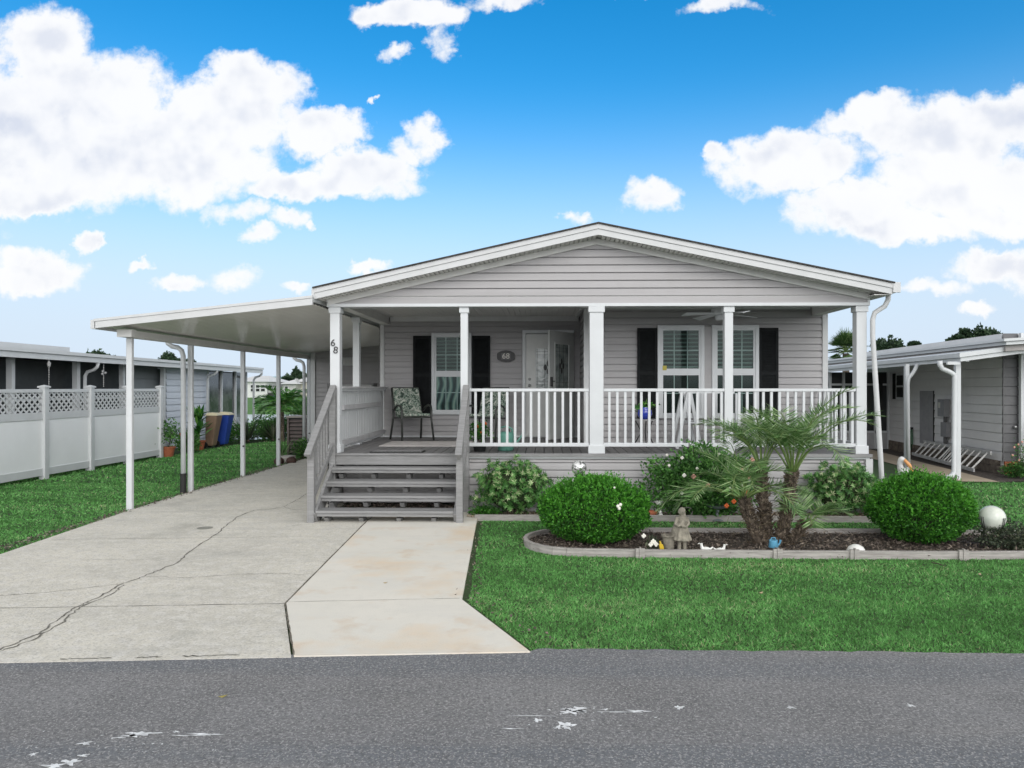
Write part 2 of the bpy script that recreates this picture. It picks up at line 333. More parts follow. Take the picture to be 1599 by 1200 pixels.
class LV:
    """many leaves: arrays of base point, direction, side"""
    def __init__(s): s.P = []; s.D = []; s.S = []; s.L = []; s.W = []; s.C = []
    def add(s, P, D, S, L, W, C):
        n = len(P); s.P.append(np.asarray(P, float)); s.D.append(np.asarray(D, float)); s.S.append(np.asarray(S, float))
        s.L.append(np.broadcast_to(L, n).astype(float)); s.W.append(np.broadcast_to(W, n).astype(float)); s.C.append(np.broadcast_to(C, n).astype(float))
    def build(s, name, m, parent=None, fold=.25, mid=.45, tri=False):
        P = np.concatenate(s.P); Dn = np.concatenate(s.D); S = np.concatenate(s.S); L = np.concatenate(s.L)[:, None]; W = np.concatenate(s.W)[:, None]; C = np.concatenate(s.C)
        Dn /= np.linalg.norm(Dn, axis=1)[:, None] + 1e-9; S = S - Dn * (S * Dn).sum(1)[:, None]; S /= np.linalg.norm(S, axis=1)[:, None] + 1e-9
        U_ = np.cross(S, Dn); n = len(P); off = np.array(org(parent)); P = P - off
        if tri: V = np.stack([P - S * W / 2, P + S * W / 2, P + Dn * L], 1).reshape(-1, 3); k = 3; per = np.array([[0, 1, 2]])
        else:
            M_ = P + Dn * L * mid
            V = np.stack([P, M_ - S * W / 2 + U_ * W * fold, P + Dn * L, M_ + S * W / 2 + U_ * W * fold], 1).reshape(-1, 3); k = 4; per = np.array([[0, 1, 2], [0, 2, 3]])
        F = (np.arange(n)[:, None, None] * k + per[None]).reshape(-1, 3)
        me = bpy.data.meshes.new(name); me.vertices.add(len(V)); me.vertices.foreach_set('co', V.astype(np.float32).ravel())
        me.loops.add(F.size); me.loops.foreach_set('vertex_index', F.astype(np.int32).ravel())
        me.polygons.add(len(F)); me.polygons.foreach_set('loop_start', np.arange(0, F.size, 3, dtype=np.int32)); me.polygons.foreach_set('loop_total', np.full(len(F), 3, np.int32))
        at = me.attributes.new('shade', 'FLOAT', 'POINT'); at.data.foreach_set('value', np.repeat(np.clip(C, 0, 1), k).astype(np.float32))
        me.materials.append(m); me.update(); me.validate()
        o = bpy.data.objects.new(name, me); COL.objects.link(o)
        if parent: o.parent = parent
        ORG[o.name] = off_v = Vector(off); return o
def rdir(n, zb=0.):
    d = rng.normal(size=(n, 3)); d[:, 2] += zb; return d / np.linalg.norm(d, axis=1)[:, None]

# ------------------------------------------------------------------ the setting: ground
def sheet(name, poly, z, m, kind='structure'):
    mb = MB(); mb.add([(x, y, z) for x, y in poly], [tuple(range(len(poly)))])
    return tag(mb.build(name, m), kind=kind)
sheet('ground', [(-900, -60), (900, -60), (900, 1500), (-900, 1500)], -.03, SOIL)
def jitter(a, b, n, amp):
    return [(a[0] + (b[0] - a[0]) * i / n, a[1] + (b[1] - a[1]) * i / n + random.uniform(-amp, amp)) for i in range(n + 1)]
edge = [(-14, 4.62)] + jitter((-6, 4.74), (-1.7, 4.975), 60, .022) + jitter((-1.66, 4.985), (-.1, 5.085), 24, .014) + jitter((-.05, 5.13), (9, 5.12), 120, .014) + [(60, 5.1)]
sheet('road', [(-60, -40)] + [(60, -40)] + edge[::-1] + [(-60, 4.6)], -.003, ASPH)
road = bpy.data.objects['road']
SLABA = [(-60, 4.3), (-14, 4.5), (-4, 4.75), (-1.735, 4.92), (-2.225, 6.135), (-2.455, 9.93), (-2.46, 10.2), (-3.12, 10.8), (-3.2, 14.2), (-3.2, 19.0), (-6.15, 19.0), (-6.25, 18.6), (-6.27, 12.9), (-6.24, 10.75), (-6.02, 7.8), (-7.6, 6.0), (-60, 6.0)]
mb = MB(); mb.prism([(-60, 4.3), (-14, 4.5), (-4, 4.75), (-1.735, 4.92), (-2.225, 6.135), (-2.455, 9.93), (-2.46, 10.7), (-3.2, 10.7), (-3.2, 18.98), (-6.2, 18.98), (-6.27, 12.9), (-6.24, 10.75), (-6.02, 7.8), (-6.4, 6.2), (-60, 5.2)], -.05, 0.0)
drive = tag(mb.build('driveway', OLDCON), kind='structure')
mb = MB(); mb.prism([(-1.72, 4.93), (-.10, 5.05), (-.72, 6.28), (-.935, 9.95), (-.96, 10.7), (-2.445, 10.7), (-2.44, 9.93), (-2.205, 6.135)], -.05, .006)
pad = tag(mb.build('concrete_path', NEWCON), kind='structure')
# joints and cracks: narrow ribbons just above the slab
CRK = mat('crack_dirt', (.25, .24, .205), .95, .3, 20)
def ribbon(mb, pts, w, z, jit=0., taper=True, sub=1):
    P = []
    for i in range(len(pts) - 1):
        for k in range(sub):
            t = k / sub; x = pts[i][0] + (pts[i + 1][0] - pts[i][0]) * t; y = pts[i][1] + (pts[i + 1][1] - pts[i][1]) * t
            P.append((x + random.uniform(-jit, jit), y + random.uniform(-jit, jit)))
    P.append(pts[-1]); vs = []
    for i, p in enumerate(P):
        q0 = P[max(i - 1, 0)]; q1 = P[min(i + 1, len(P) - 1)]; tx, ty = q1[0] - q0[0], q1[1] - q0[1]; l = math.hypot(tx, ty) or 1
        ww = w * (random.uniform(.35, 1.3) if jit else 1) * (.3 if taper and i in (0, len(P) - 1) else 1)
        vs += [(p[0] - ty / l * ww / 2, p[1] + tx / l * ww / 2, z), (p[0] + ty / l * ww / 2, p[1] - tx / l * ww / 2, z)]
    mb.add(vs, [(2 * i, 2 * i + 1, 2 * i + 3, 2 * i + 2) for i in range(len(P) - 1)])
cr = MB()
def g(x, y):   # reading of the ground position of a crack point
    th = R(1.33); a = (x - 824) / 1130; b = (605 - y) / 1130; t = -1.85 / b
    return ((-math.sin(th) + a * math.cos(th)) * t, (math.cos(th) + a * math.sin(th)) * t)
ribbon(cr, [g(-60, 1052), g(0, 1015), g(60, 990), g(95, 965), g(115, 950), g(150, 935), g(185, 915), g(225, 900), g(275, 880), g(300, 860), g(340, 833), g(352, 822), g(370, 808), g(398, 797)], .016, .003, .014, sub=9)
ribbon(cr, [g(0, 1018), g(50, 1000), g(95, 975), g(120, 952), g(180, 926), g(192, 914)], .014, .0034, .016, sub=8)
ribbon(cr, [g(-40, 933), g(40, 928), g(90, 924), g(175, 914), g(190, 912)], .008, .003, .012, sub=8)
ribbon(cr, [g(225, 900), g(290, 903), g(360, 898), g(430, 896), g(478, 898)], .006, .003, .01, sub=8)
ribbon(cr, [g(398, 797), g(420, 796), g(443, 792), g(470, 778), g(480, 770)], .012, .003, .012, sub=8)
ribbon(cr, [g(443, 792), g(455, 796), g(482, 797)], .01, .003, .01, sub=6)
ribbon(cr, [g(120, 874), g(200, 875), g(275, 873)], .005, .003, .01, sub=8)
for (a, b_, w) in ((g(-300, 955), g(445, 943), .010), (g(80, 843), g(520, 838), .007), (g(235, 799), g(400, 797), .008), (g(300, 774), g(490, 771), .006), (g(360, 754), g(490, 753), .008)):
    ribbon(cr, [a, b_], w, .0026, .002, False, sub=20)
cr.build('crack', CRK, drive)
dl_ = MB()
for (a, b_) in ((-3.3, -2.95), (-2.8, -2.62), (-2.5, -2.1)):
    ribbon(dl_, [(a, 4.775 + (a + 4) * .09), (b_, 4.775 + (b_ + 4) * .09)], .014, .0036, .012, sub=14)
dl_.build('edge_dirt', CRK, drive)
ed = MB(); ribbon(ed, [(-1.728, 4.95), (-2.216, 6.13), (-2.448, 9.93), (-2.45, 10.6)], .014, .0075, .003, False, sub=20)
ribbon(ed, [(-2.21, 6.16), (-.74, 6.30)], .005, .0092, .001, False, sub=10)
ribbon(ed, [(-2.4, 8.9), (-.88, 8.93)], .002, .0092, .001, False, sub=10)
ed.build('joint', mat('joint_dirt', (.2, .18, .14), .95, .3, 20), pad)
dr = MB(); dr.lathe([(.10, .003), (.10, .0032)], (*g(320, 825), 0), 20); dr.build('drain_cover', mat('iron_cover', (.3, .3, .26), .8, .2, 20), drive)
# spilt paint on the road
pm = MB()
def blot(cx, cy, w, h, n=26):
    c = g(cx, cy); e = g(cx + w, cy); f_ = g(cx, cy - h); rx, ry = abs(e[0] - c[0]), abs(f_[1] - c[1]); ph = [random.uniform(0, 6) for _ in range(4)]
    ps = []
    for i in range(n):
        a = 2 * math.pi * i / n; k = .62 + .2 * math.sin(3 * a + ph[0]) + .2 * math.sin(5 * a + ph[1]) + .14 * math.sin(9 * a + ph[2]) + random.uniform(-.1, .1)
        ps.append((c[0] + rx * k * math.cos(a), c[1] + ry * k * math.sin(a), .0)) 
    pm.add(ps, [tuple(range(n))])
for b_ in ((220, 1146, 34, 5), (205, 1149, 18, 3), (318, 1147, 34, 3), (133, 1161, 13, 4), (110, 1190, 20, 7), (52, 1178, 7, 4), (130, 1180, 12, 3), (85, 1196, 22, 6), (900, 1108, 26, 6), (888, 1112, 18, 5),
           (840, 1125, 10, 4), (885, 1133, 17, 8), (872, 1136, 9, 4), (905, 1111, 12, 3), (996, 1111, 24, 3), (945, 1108, 8, 2), (1061, 1105, 10, 4), (1235, 1105, 9, 3), (1422, 1102, 8, 3), (186, 1152, 14, 2), (275, 1143, 8, 2), (960, 1112, 30, 1.2), (830, 1118, 40, 1), (290, 1149, 40, 1), (800, 1138, 26, 1)): blot(*b_)
for _ in range(50):
    cx = random.choice([random.gauss(150, 90), random.gauss(900, 70)]); blot(cx, (1165 if cx < 500 else 1118) + random.gauss(0, 12), random.uniform(1, 3.5), random.uniform(.6, 1.5), 10)
pm.build('paint_splash', ROADPAINT, road)

# beds
BED = []
for i in range(13):
    a = math.pi / 2 + math.pi * i / 12; BED.append((.42 + .65 * math.cos(a), 8.64 + .60 * math.sin(a)))
BED += [(1.2, 8.005), (3.1, 7.99), (4.6, 8.0), (5.4, 8.03), (6.4, 8.35), (6.6, 8.8), (6.0, 9.15), (4.5, 9.235), (1.5, 9.24)]
mb = MB(); mb.prism(BED, -.04, .0); tag(mb.build('front_bed', MULCH), kind='structure')
sheet('back_bed', [(-1.2, 10.18), (5.1, 10.16), (5.1, 10.9), (-1.2, 10.9)], -.004, PEBBLE)
def edging(path, h, label, name='garden_edging', closed=False):
    t = thing(name, (*path[0], -.03), label, 'edging'); mb = MB(); jn = MB()
    n = len(path)
    for i in range(n - (0 if closed else 1)):
        p, q = path[i], path[(i + 1) % n]
        mb.beam((p[0], p[1], h / 2 - .03 + .0), (q[0], q[1], h / 2 - .03), .03, h)
        mb.beam((p[0], p[1], h * .93 - .03), (q[0], q[1], h * .93 - .03), .045, h * .16)
        mb.beam((p[0], p[1], h * .45 - .03), (q[0], q[1], h * .45 - .03), .040, h * .16)
    mb.build('board', EDGE, t)
    return t
et = edging(BED, .09, 'grey moulded edging ringing the long front flower bed', closed=True)
for x in (1.05, 2.55, 3.38, 4.55):
    j = MB(); j.box(x - .05, x + .05, 7.955, 7.985, -.03, .08); j.box(x - .008, x + .008, 7.945, 7.985, -.03, .095); j.build('stake', EDGE, et)
edging([(-.98, 10.17), (1.4, 10.18), (3.2, 10.175), (4.75, 10.15)], .085, 'grey low edging board along the bed against the porch')

# pond, far bank
sheet('pond', [(-60, 30), (-9.2, 25.5), (-3.5, 26), (4, 30), (30, 50), (-70, 50)], -.02, mat('pond_water', (.42, .47, .46), .12, .1, .1, bump=.05, bscale=3, spec=.8))
mb = MB(); mb.add([(-200, 49, -.025), (200, 49, -.025), (200, 62, .3), (-200, 62, .3), (200, 118, .45), (-200, 118, .45)], [(0, 1, 2, 3), (3, 2, 4, 5)]); tag(mb.build('bank', FARLAWN), kind='structure')

# ------------------------------------------------------------------ the house
HX0, HX1, YF, YR, YB = -3.25, 4.82, 10.76, 14.2, 12.55
H = thing('house', (.8, 10.7, 0), 'grey sided single storey home with a low gable and white columned porch', 'house')
# walls
m_ = MB(); m_.siding((HX0, YR, 0), (1, 0, 0), (0, -1, 0), .70 - HX0, .87, 3.24); m_.build('rear_porch_wall', SIDING2, H)
m_ = MB(); m_.siding((.70, YB, 0), (1, 0, 0), (0, -1, 0), HX1 - .70, .87, 3.24); m_.build('projecting_wall', SIDING2, H)
m_ = MB(); m_.siding((.70, YR, 0), (0, -1, 0), (-1, 0, 0), YR - YB, .87, 3.24); m_.siding((HX1, YB, 0), (0, 1, 0), (1, 0, 0), 13, .1, 3.24); m_.siding((HX0, 26, 0), (0, -1, 0), (-1, 0, 0), 26 - YR, .1, 3.2); m_.build('side_wall', SIDING2, H)
for (x, y, w) in ((.70, YB, .07), (HX1 - .03, YB, .07), (HX0 + .04, YR, .05)): c = MB(); c.box(x - .02, x + w, y - .025, y + .06, .87, 3.22); c.build('corner_trim', TRIM, H)
b = MB(); b.box(HX0 + .02, .68, YR + .04, 25.9, .05, 3.25); b.box(.74, HX1 - .04, YB + .04, 25.9, .05, 3.25); b.box(HX0 + .02, HX1 - .03, 25.9, 26, 0, 3.2); b.build('inner_shell', SIDING2, H)
# gable wall
PK = .775; RZ = 4.20; RL = (-3.34, 3.285); RR_ = (4.96, 3.33)
def rake_z(x, off=0.):
    return (RZ + (RL[1] - RZ) * (PK - x) / (PK - RL[0]) if x < PK else RZ + (RR_[1] - RZ) * (x - PK) / (RR_[0] - PK)) + off
def cutg(z):
    k = z - RZ + .15
    xl = PK - (-k) / ((RZ - RL[1]) / (PK - RL[0])); xr = PK + (-k) / ((RZ - RR_[1]) / (RR_[0] - PK))
    if k >= 0: return (4.02, 4.02)
    return (max(xl, HX0 + .02) - HX0, min(xr, HX1 - .05) - HX0)
m_ = MB(); m_.siding((HX0, YF, 0), (1, 0, 0), (0, -1, 0), 0, 3.095, 4.2, cut=cutg); m_.build('gable_wall', SIDING, H)
m_ = MB(); m_.box(HX0 + .02, HX1 - .06, YF - .03, YF + .19, 3.05, 3.095); m_.box(HX0, HX0 + .035, YF - .02, YF + .03, 3.05, 3.33); m_.box(HX1 - .075, HX1 - .04, YF - .02, YF + .03, 3.05, 3.36); m_.build('header_trim', WHITE, H)
m_ = MB(); m_.box(HX0 + .04, HX1 - .1, YF + .012, YF + .18, 3.1, 3.3)
m_.box(HX0 + .04, HX0 + .2, YF + .18, YR - .03, 3.08, 3.26); m_.box(HX1 - .24, HX1 - .08, YF + .18, YB - .03, 3.08, 3.26); m_.build('header_beam', CREAM, H)
# frieze board under the soffit, rake fascia, soffit, roof
def raked(mb, x0, x1, y0, y1, o0, o1):
    mb.add([(x0, y0, rake_z(x0, o0)), (x1, y0, rake_z(x1, o0)), (x1, y1, rake_z(x1, o0)), (x0, y1, rake_z(x0, o0)), (x0, y0, rake_z(x0, o1)), (x1, y0, rake_z(x1, o1)), (x1, y1, rake_z(x1, o1)), (x0, y1, rake_z(x0, o1))],
           [(0, 3, 2, 1), (4, 5, 6, 7), (0, 1, 5, 4), (1, 2, 6, 5), (2, 3, 7, 6), (3, 0, 4, 7)])
m_ = MB(); raked(m_, HX0 + .02, PK, YF - .035, YF - .003, -.235, -.15); raked(m_, PK, HX1 - .05, YF - .035, YF - .003, -.235, -.15); m_.build('frieze_board', CREAM, H)
m_ = MB()
for a, b_ in ((RL[0], PK), (PK, RR_[0])): raked(m_, a, b_, 10.43, 10.455, -.155, -.07); raked(m_, a, b_, 10.415, 10.45, -.068, 0.)
m_.build('rake_fascia', TRIM, H)
m_ = MB()
xx = RL[0] + .02
while xx < RR_[0] - .04:
    if not (xx < PK < xx + .05): raked(m_, xx, xx + .05, 10.456, YF - .003, -.15, -.13)
    xx += .066
m_.build('soffit', CEIL, H)
m_ = MB(); raked(m_, RL[0], PK, 10.47, 26.3, -.128, -.09); raked(m_, PK, RR_[0], 10.47, 26.3, -.128, -.09); m_.build('roof_deck', CREAM, H)
m_ = MB(); raked(m_, RL[0] - .02, PK, 10.39, 26.35, .002, .022); raked(m_, PK, RR_[0] + .02, 10.39, 26.35, .002, .022); m_.build('roof', SHINGLE, H)
# eave gutter right + downspout
m_ = MB(); m_.box(RR_[0], RR_[0] + .09, 10.42, 26, 3.205, 3.335); m_.box(RR_[0] - .003, RR_[0] + .105, 10.405, 10.42, 3.195, 3.345); m_.build('gutter', TRIM, H, bevel=.008); m_ = MB(); m_.box(RL[0] - .04, RL[0], 10.42, 26, 3.14, 3.285); m_.build('eave_trim', TRIM, H)
m_ = MB(); m_.tube([(4.99, 10.62, 3.22), (4.99, 10.63, 3.12), (4.955, 10.66, 3.03), (4.83, 10.7, 2.94), (4.80, 10.7, 2.84), (4.80, 10.7, 2.6), (4.90, 10.66, .75), (4.92, 10.64, .12), (4.96, 10.5, .04)], .036, 12); m_.build('downspout', TRIM, H, smooth=True)
m_ = MB(); m_.box(HX1 - .1, RR_[0], 10.47, 26, 3.17, 3.18); m_.build('eave_soffit', CEIL, H)
# porch ceiling
m_ = MB(); x = HX0 + .2
while x < HX1 - .24:
    m_.box(x, x + .094, YF + .19, (YR if x < .66 else YB) - .02, 3.235, 3.25); x += .1
m_.build('porch_ceiling', CEIL, H)
m_ = MB(); m_.box(HX0 + .22, .66, YR - .06, YR - .015, 3.14, 3.236); m_.box(.70, HX1 - .27, YB - .05, YB - .016, 3.19, 3.236); m_.box(.62, .66, YB, YR - .07, 3.19, 3.236); m_.build('crown_trim', TRIM, H)
m_ = MB(); m_.box(-1.12, -.90, 11.35, 11.75, 3.19, 3.233); m_.build('ceiling_light', WHITE, H, bevel=.01); m_ = MB(); m_.box(-1.09, -.93, 11.38, 11.72, 3.18, 3.189); m_.build('light_diffuser', mat('frosted_diffuser', (.6, .6, .58), .3, .03), bpy.data.objects['ceiling_light'])
# deck
m_ = MB(); x = -3.22
while x < 4.78:
    x2 = min(x + .128, 4.80); m_.box(x, x2, 10.7, (YR if x < .66 else YB) - .03, .838, .866 + random.uniform(-.001, .001)); x += .14
m_.build('deck', DECK, H)
m_ = MB(); m_.box(-3.2, -1.19, 10.685, 10.70, .70, .838); m_.box(-3.2, -1.19, 10.66, 10.70, .84, .868)
for x in (-2.9, -2.3, -1.7, -1.25): m_.box(x, x + .04, 10.71, 12.2, .7, .835)
m_.box(-1.16, 4.78, 10.66, 10.71, .826, .87); m_.build('deck_fascia', WOOD, H)
m_ = MB(); m_.box(-1.15, 4.76, 10.70, 10.735, .795, .825); m_.box(-3.15, .65, YR - .03, YR - .015, .868, .9); m_.box(.75, 4.7, YB - .03, YB - .015, .868, .9); m_.build('skirting_trim', WHITE, H)
m_ = MB(); m_.siding((-1.14, 10.735, 0), (1, 0, 0), (0, -1, 0), 5.86, -.03, .795, pitch=.11); m_.siding((-3.2, 11.45, 0), (1, 0, 0), (0, -1, 0), 2.06, .02, .70, pitch=.2); m_.siding((HX0, 14.2, 0), (0, -1, 0), (-1, 0, 0), 3.4, -.03, .8); m_.siding((4.78, 10.75, 0), (0, 1, 0), (1, 0, 0), 1.8, -.03, .8)
m_.build('skirting', SIDING, H)
m_ = MB(); m_.box(4.70, 4.80, 10.69, 10.74, -.03, .80); m_.build('skirting_post', TRIM, H)
# columns
def column(x, w, y=10.84):
    m = MB(); h = w / 2; m.box(x - h, x + h, y - h, y + h, .868, 3.05); o = m.build('column', WHITE, H, bevel=.006)
    m = MB(); m.box(x - h - .018, x + h + .018, y - h - .018, y + h + .018, 2.96, 3.048); m.build('column_cap', WHITE, o, bevel=.006)
    m = MB(); m.box(x - h - .02, x + h + .02, y - h - .02, y + h + .02, .867, .99); m.build('column_base', WHITE, o, bevel=.006)
    return o
c1 = column(-3.14, .145); column(-1.20, .11); column(.772, .205); column(2.73, .125); column(4.67, .15)
column(-3.235, .11, 12.4)
def textmesh(body, size, loc, m, parent, name, rot=(R(90), 0, 0), ext=.004):
    cu = bpy.data.curves.new(name, 'FONT'); cu.body = body; cu.size = size; cu.extrude = ext; cu.align_x = 'CENTER'; cu.align_y = 'CENTER'
    o = bpy.data.objects.new(name, cu); COL.objects.link(o); bpy.context.view_layer.update()
    me = bpy.data.meshes.new_from_object(o.evaluated_get(bpy.context.evaluated_depsgraph_get())); COL.objects.unlink(o); bpy.data.objects.remove(o)
    me.materials.clear(); me.materials.append(m); n = bpy.data.objects.new(name, me); COL.objects.link(n); n.parent = parent
    n.location = Vector(loc) - org(parent); n.rotation_euler = rot; ORG[n.name] = Vector(loc); return n
textmesh('6', .15, (-3.165, 10.76, 2.51), BLACKM, c1, 'house_number', (R(90), R(6), 0)); textmesh('8', .15, (-3.125, 10.76, 2.40), BLACKM, c1, 'house_number', (R(90), R(6), 0))
# railings
def railing(x0, x1, xs, y=10.8):
    m = MB(); m.box(x0, x1, y - .03, y + .03, 1.785, 1.83); m.box(x0, x1, y - .022, y + .022, .965, 1.02); o = m.build('railing', WHITE, H, bevel=.006)
    for x in xs:
        m = MB(); m.box(x - .018, x + .018, y - .016, y + .016, 1.021, 1.784); m.build('baluster', WHITE, o)
    return o
r1 = railing(-1.14, .665, [-1.03 + .1185 * i for i in range(15)])
railing(.878, 2.665, [.965 + .1185 * i for i in range(15)]); railing(2.795, 4.59, [2.885 + .1185 * i for i in range(15)])
def siderail(x, y0, y1, n, wide, out):
    m = MB(); m.box(x - .035, x + .035, y0, y1, 1.79, 1.83); m.box(x - .02, x + .02, y0, y1, .965, 1.02); o = m.build('railing', WHITE, H)
    for i in range(n):
        y = y0 + (i + .5) * (y1 - y0) / n; m = MB(); m.box(x + out - .012, x + out + .012, y - wide / 2, y + wide / 2, .9, 1.785); m.build('baluster', WHITE, o)
    return o
sr = siderail(-3.13, 10.93, 14.1, 27, .092, -.04); siderail(4.68, 10.93, 12.5, 9, .04, 0)
m_ = MB(); m_.box(-3.145, -3.105, 11.15, 13.7, 1.50, 1.57); m_.box(-3.145, -3.105, 10.98, 14.05, .95, 1.03); m_.box(-3.19, -3.06, 10.95, 14.1, 1.831, 1.86); m_.build('inner_rail', mat('pale_grey_paint', (.5, .5, .51), .5, .08, 5), sr)
# porch steps
ST = MB(); 
for i, (y, z) in enumerate(((9.80, .165), (10.04, .335), (10.28, .505), (10.52, .675))):
    ST = MB(); ST.box(-3.12 - .0, -1.235, y - .01, y + .145, z - .036, z); ST.box(-3.12, -1.235, y + .15, y + .275, z - .036, z); ST.box(-3.12, -1.235, y + .012, y + .05, z - .082, z - .038); 
    o = ST.build('porch_step', WOOD, H, bevel=.006)
for x in (-3.0, -2.52, -2.0, -1.52):
    for (y, z) in ((9.83, .165), (10.07, .335), (10.31, .505), (10.55, .675)):
        S_ = MB(); S_.add([(x - .03, y + .03, z - .107), (x + .03, y + .03, z - .107), (x + .03, y + .24, z - .107), (x - .03, y + .24, z - .107), (x - .03, y + .09, z - .175), (x + .03, y + .09, z - .175), (x + .03, y + .26, z - .175), (x - .03, y + .26, z - .175)], [(0, 1, 2, 3), (7, 6, 5, 4), (0, 4, 5, 1), (1, 5, 6, 2), (2, 6, 7, 3), (3, 7, 4, 0)])
        S_.build('step_block', WOOD, H)
for x in (-3.14, -1.215):
    S_ = MB(); S_.beam((x, 9.86, .02), (x, 10.70, .62), .045, .24); S_.build('stringer', WOOD, H)
def stair_rail(x, xo):
    m = MB(); m.beam((x, 9.66, .93), (xo, 10.70, 1.87), .09, .042); m.beam((x, 9.70, .90), (xo, 10.70, 1.80), .04, .09); m.beam((x, 9.84, .30), (xo, 10.70, 1.02), .04, .09)
    o = m.build('stair_handrail', WOOD, H, bevel=.004)
    for (y, t) in ((9.84, 0), (10.68, 1)):
        m = MB(); xx = x + (xo - x) * t; m.box(xx - .045, xx + .045, y - .045, y + .045, 0 if not t else -.03, .93 + .905 * (y - 9.66) - .01); m.build('newel_post', WOOD, o)
    for i in range(6):
        y = 9.95 + i * .11; t = (y - 9.7) / 1.; xx = x + (xo - x) * t; m = MB(); m.box(xx - .018 - .03, xx + .018 - .03, y - .018, y + .018, .34 + (y - 9.84) * .84, .90 + (y - 9.70) * .90); m.build('stair_baluster', WOOD, o)
stair_rail(-3.19, -3.14); stair_rail(-1.155, -1.16)
# windows
def window(x0, x1, z0, z1, y, nv=2, blinds=True, panel=None):
    fr = MB(); t = .06
    for (a, b_, c_, d) in ((x0, x1, z1 - t, z1), (x0, x1, z0, z0 + t), (x0, x0 + t, z0 + t, z1 - t), (x1 - t, x1, z0 + t, z1 - t)): fr.box(a, b_, y - .06, y, c_, d)
    o = fr.build('window', WHITE, H, bevel=.004); zm = z0 + (z1 - z0) * .50
    m = MB(); m.box(x0 + .06, x1 - .06, y - .016, y - .014, z0 + .06, z1 - .06); m.build('dark_backing', DARK, o)  # flat sheet in the frame, room darkness put into its colour
    m = MB(); s = .035
    m.box(x0 + .06, x1 - .06, y - .052, y - .03, zm - .03, zm + .025)
    for (a, c_) in ((z0 + t, zm - .03), (zm + .025, z1 - t)):
        m.box(x0 + t, x0 + t + s, y - .046, y - .03, a, c_); m.box(x1 - t - s, x1 - t, y - .046, y - .03, a, c_); m.box(x0 + t + s, x1 - t - s, y - .046, y - .03, a, a + .03); m.box(x0 + t + s, x1 - t - s, y - .046, y - .03, c_ - .03, c_)
    m.build('sash', WHITE, o)
    m = MB(); w = x1 - x0 - 2 * t
    for i in range(1, nv + 1):
        x = x0 + t + w * i / (nv + 1); m.box(x - .008, x + .008, y - .036, y - .026, z0 + t + .03, z1 - t - .03)
    for zz in ((z0 + t + zm) / 2, (z1 - t + zm) / 2): m.box(x0 + t + s, x1 - t - s, y - .037, y - .025, zz - .008, zz + .008)
    m.build('muntin', WHITE, o)
    m = MB(); m.add([(x0 + t, y - .041, z0 + t), (x1 - t, y - .041, z0 + t), (x1 - t, y - .041, z1 - t), (x0 + t, y - .041, z1 - t)], [(0, 1, 2, 3)]); m.build('pane', GLASS, o)
    m = MB(); z = z1 - t - .04
    while z > zm + .04:
        m.add([(x0 + t + .04, y - .024, z), (x1 - t - .04, y - .024, z), (x1 - t - .04, y - .017, z + .026), (x0 + t + .04, y - .017, z + .026)], [(0, 1, 2, 3)]); z -= .07
    m.box(x0 + t + .04, x1 - t - .04, y - .025, y - .017, zm + .03, zm + .05)
    m.build('blind', BLINDS, o)
    if panel:
        m = MB(); m.box(x0 + t + .035, x1 - t - .035, y - .023, y - .018, z0 + t + .03, zm - .035); m.build('patterned_panel', panel, o)
    return o
SW = bpy.data.materials.new('swirl_panel'); SW.use_nodes = True
_n, _l = SW.node_tree.nodes, SW.node_tree.links; _t = _n.new('ShaderNodeTexCoord'); _w = _n.new('ShaderNodeTexWave'); _w.inputs['Scale'].default_value = 2.2; _w.inputs['Distortion'].default_value = 9; _w.inputs['Detail'].default_value = .6; _w.inputs['Detail Scale'].default_value = .8
_r = _n.new('ShaderNodeValToRGB'); _e = _r.color_ramp.elements; _e[0].position = .1; _e[0].color = (.01, .02, .025, 1); _e[1].position = .45; _e[1].color = (.10, .17, .18, 1)
for ps, cc in ((.3, (.03, .06, .06, 1)), (.8, (.22, .30, .29, 1)), (.93, (.45, .5, .45, 1))): q = _e.new(ps); q.color = cc
_l.new(_t.outputs['Object'], _w.inputs[0]); _l.new(_w.outputs[0], _r.inputs[0]); _l.new(_r.outputs[0], _n['Principled BSDF'].inputs[0])
window(-2.215, -1.43, 1.315, 2.915, YR - .012, 2, panel=SW)
w1 = window(1.945, 2.745, 1.315, 2.915, YB - .012, 2); window(2.875, 3.675, 1.315, 2.915, YB - .012, 2)
m_ = MB(); m_.box(2.745, 2.875, YB - .05, YB - .01, 1.315, 2.885); m_.build('mullion_board', SIDING, H)
m_ = MB(); m_.box(2.03, 2.10, YB - .062, YB - .058, 2.14, 2.22); m_.build('security_sticker', mat('yellow_sticker', (.5, .42, .05), .5, .1), w1)
def shutter(x0, x1, z0, z1, y):
    m = MB(); m.box(x0, x1, y - .02, y, z0, z1)
    zs = [z0, z0 + .04, (z0 + z1) / 2 - .03, (z0 + z1) / 2 + .03, z1 - .05, z1]
    for a, b_ in ((0, 1), (2, 3), (4, 5)): m.box(x0 + .001, x1 - .001, y - .038, y - .0205, zs[a] + .001, zs[b_] - .001)
    for xa in (x0, x1 - .045): m.box(xa + .0005, xa + .0445, y - .04, y - .021, z0 + .0005, z1 - .0005)
    for a, b_ in ((zs[1], zs[2]), (zs[3], zs[4])):
        z = a + .01
        while z < b_ - .02: m.add([(x0 + .045, y - .036, z), (x1 - .045, y - .036, z), (x1 - .045, y - .021, z + .024), (x0 + .045, y - .021, z + .024)], [(0, 1, 2, 3)]); z += .028
    return m.build('shutter', SHUT, H)
shutter(-2.58, -2.225, 1.31, 2.86, YR - .014); shutter(-1.42, -1.065, 1.31, 2.86, YR - .014); shutter(1.60, 1.94, 1.31, 2.87, YB - .014); shutter(3.68, 4.01, 1.31, 2.87, YB - .014)
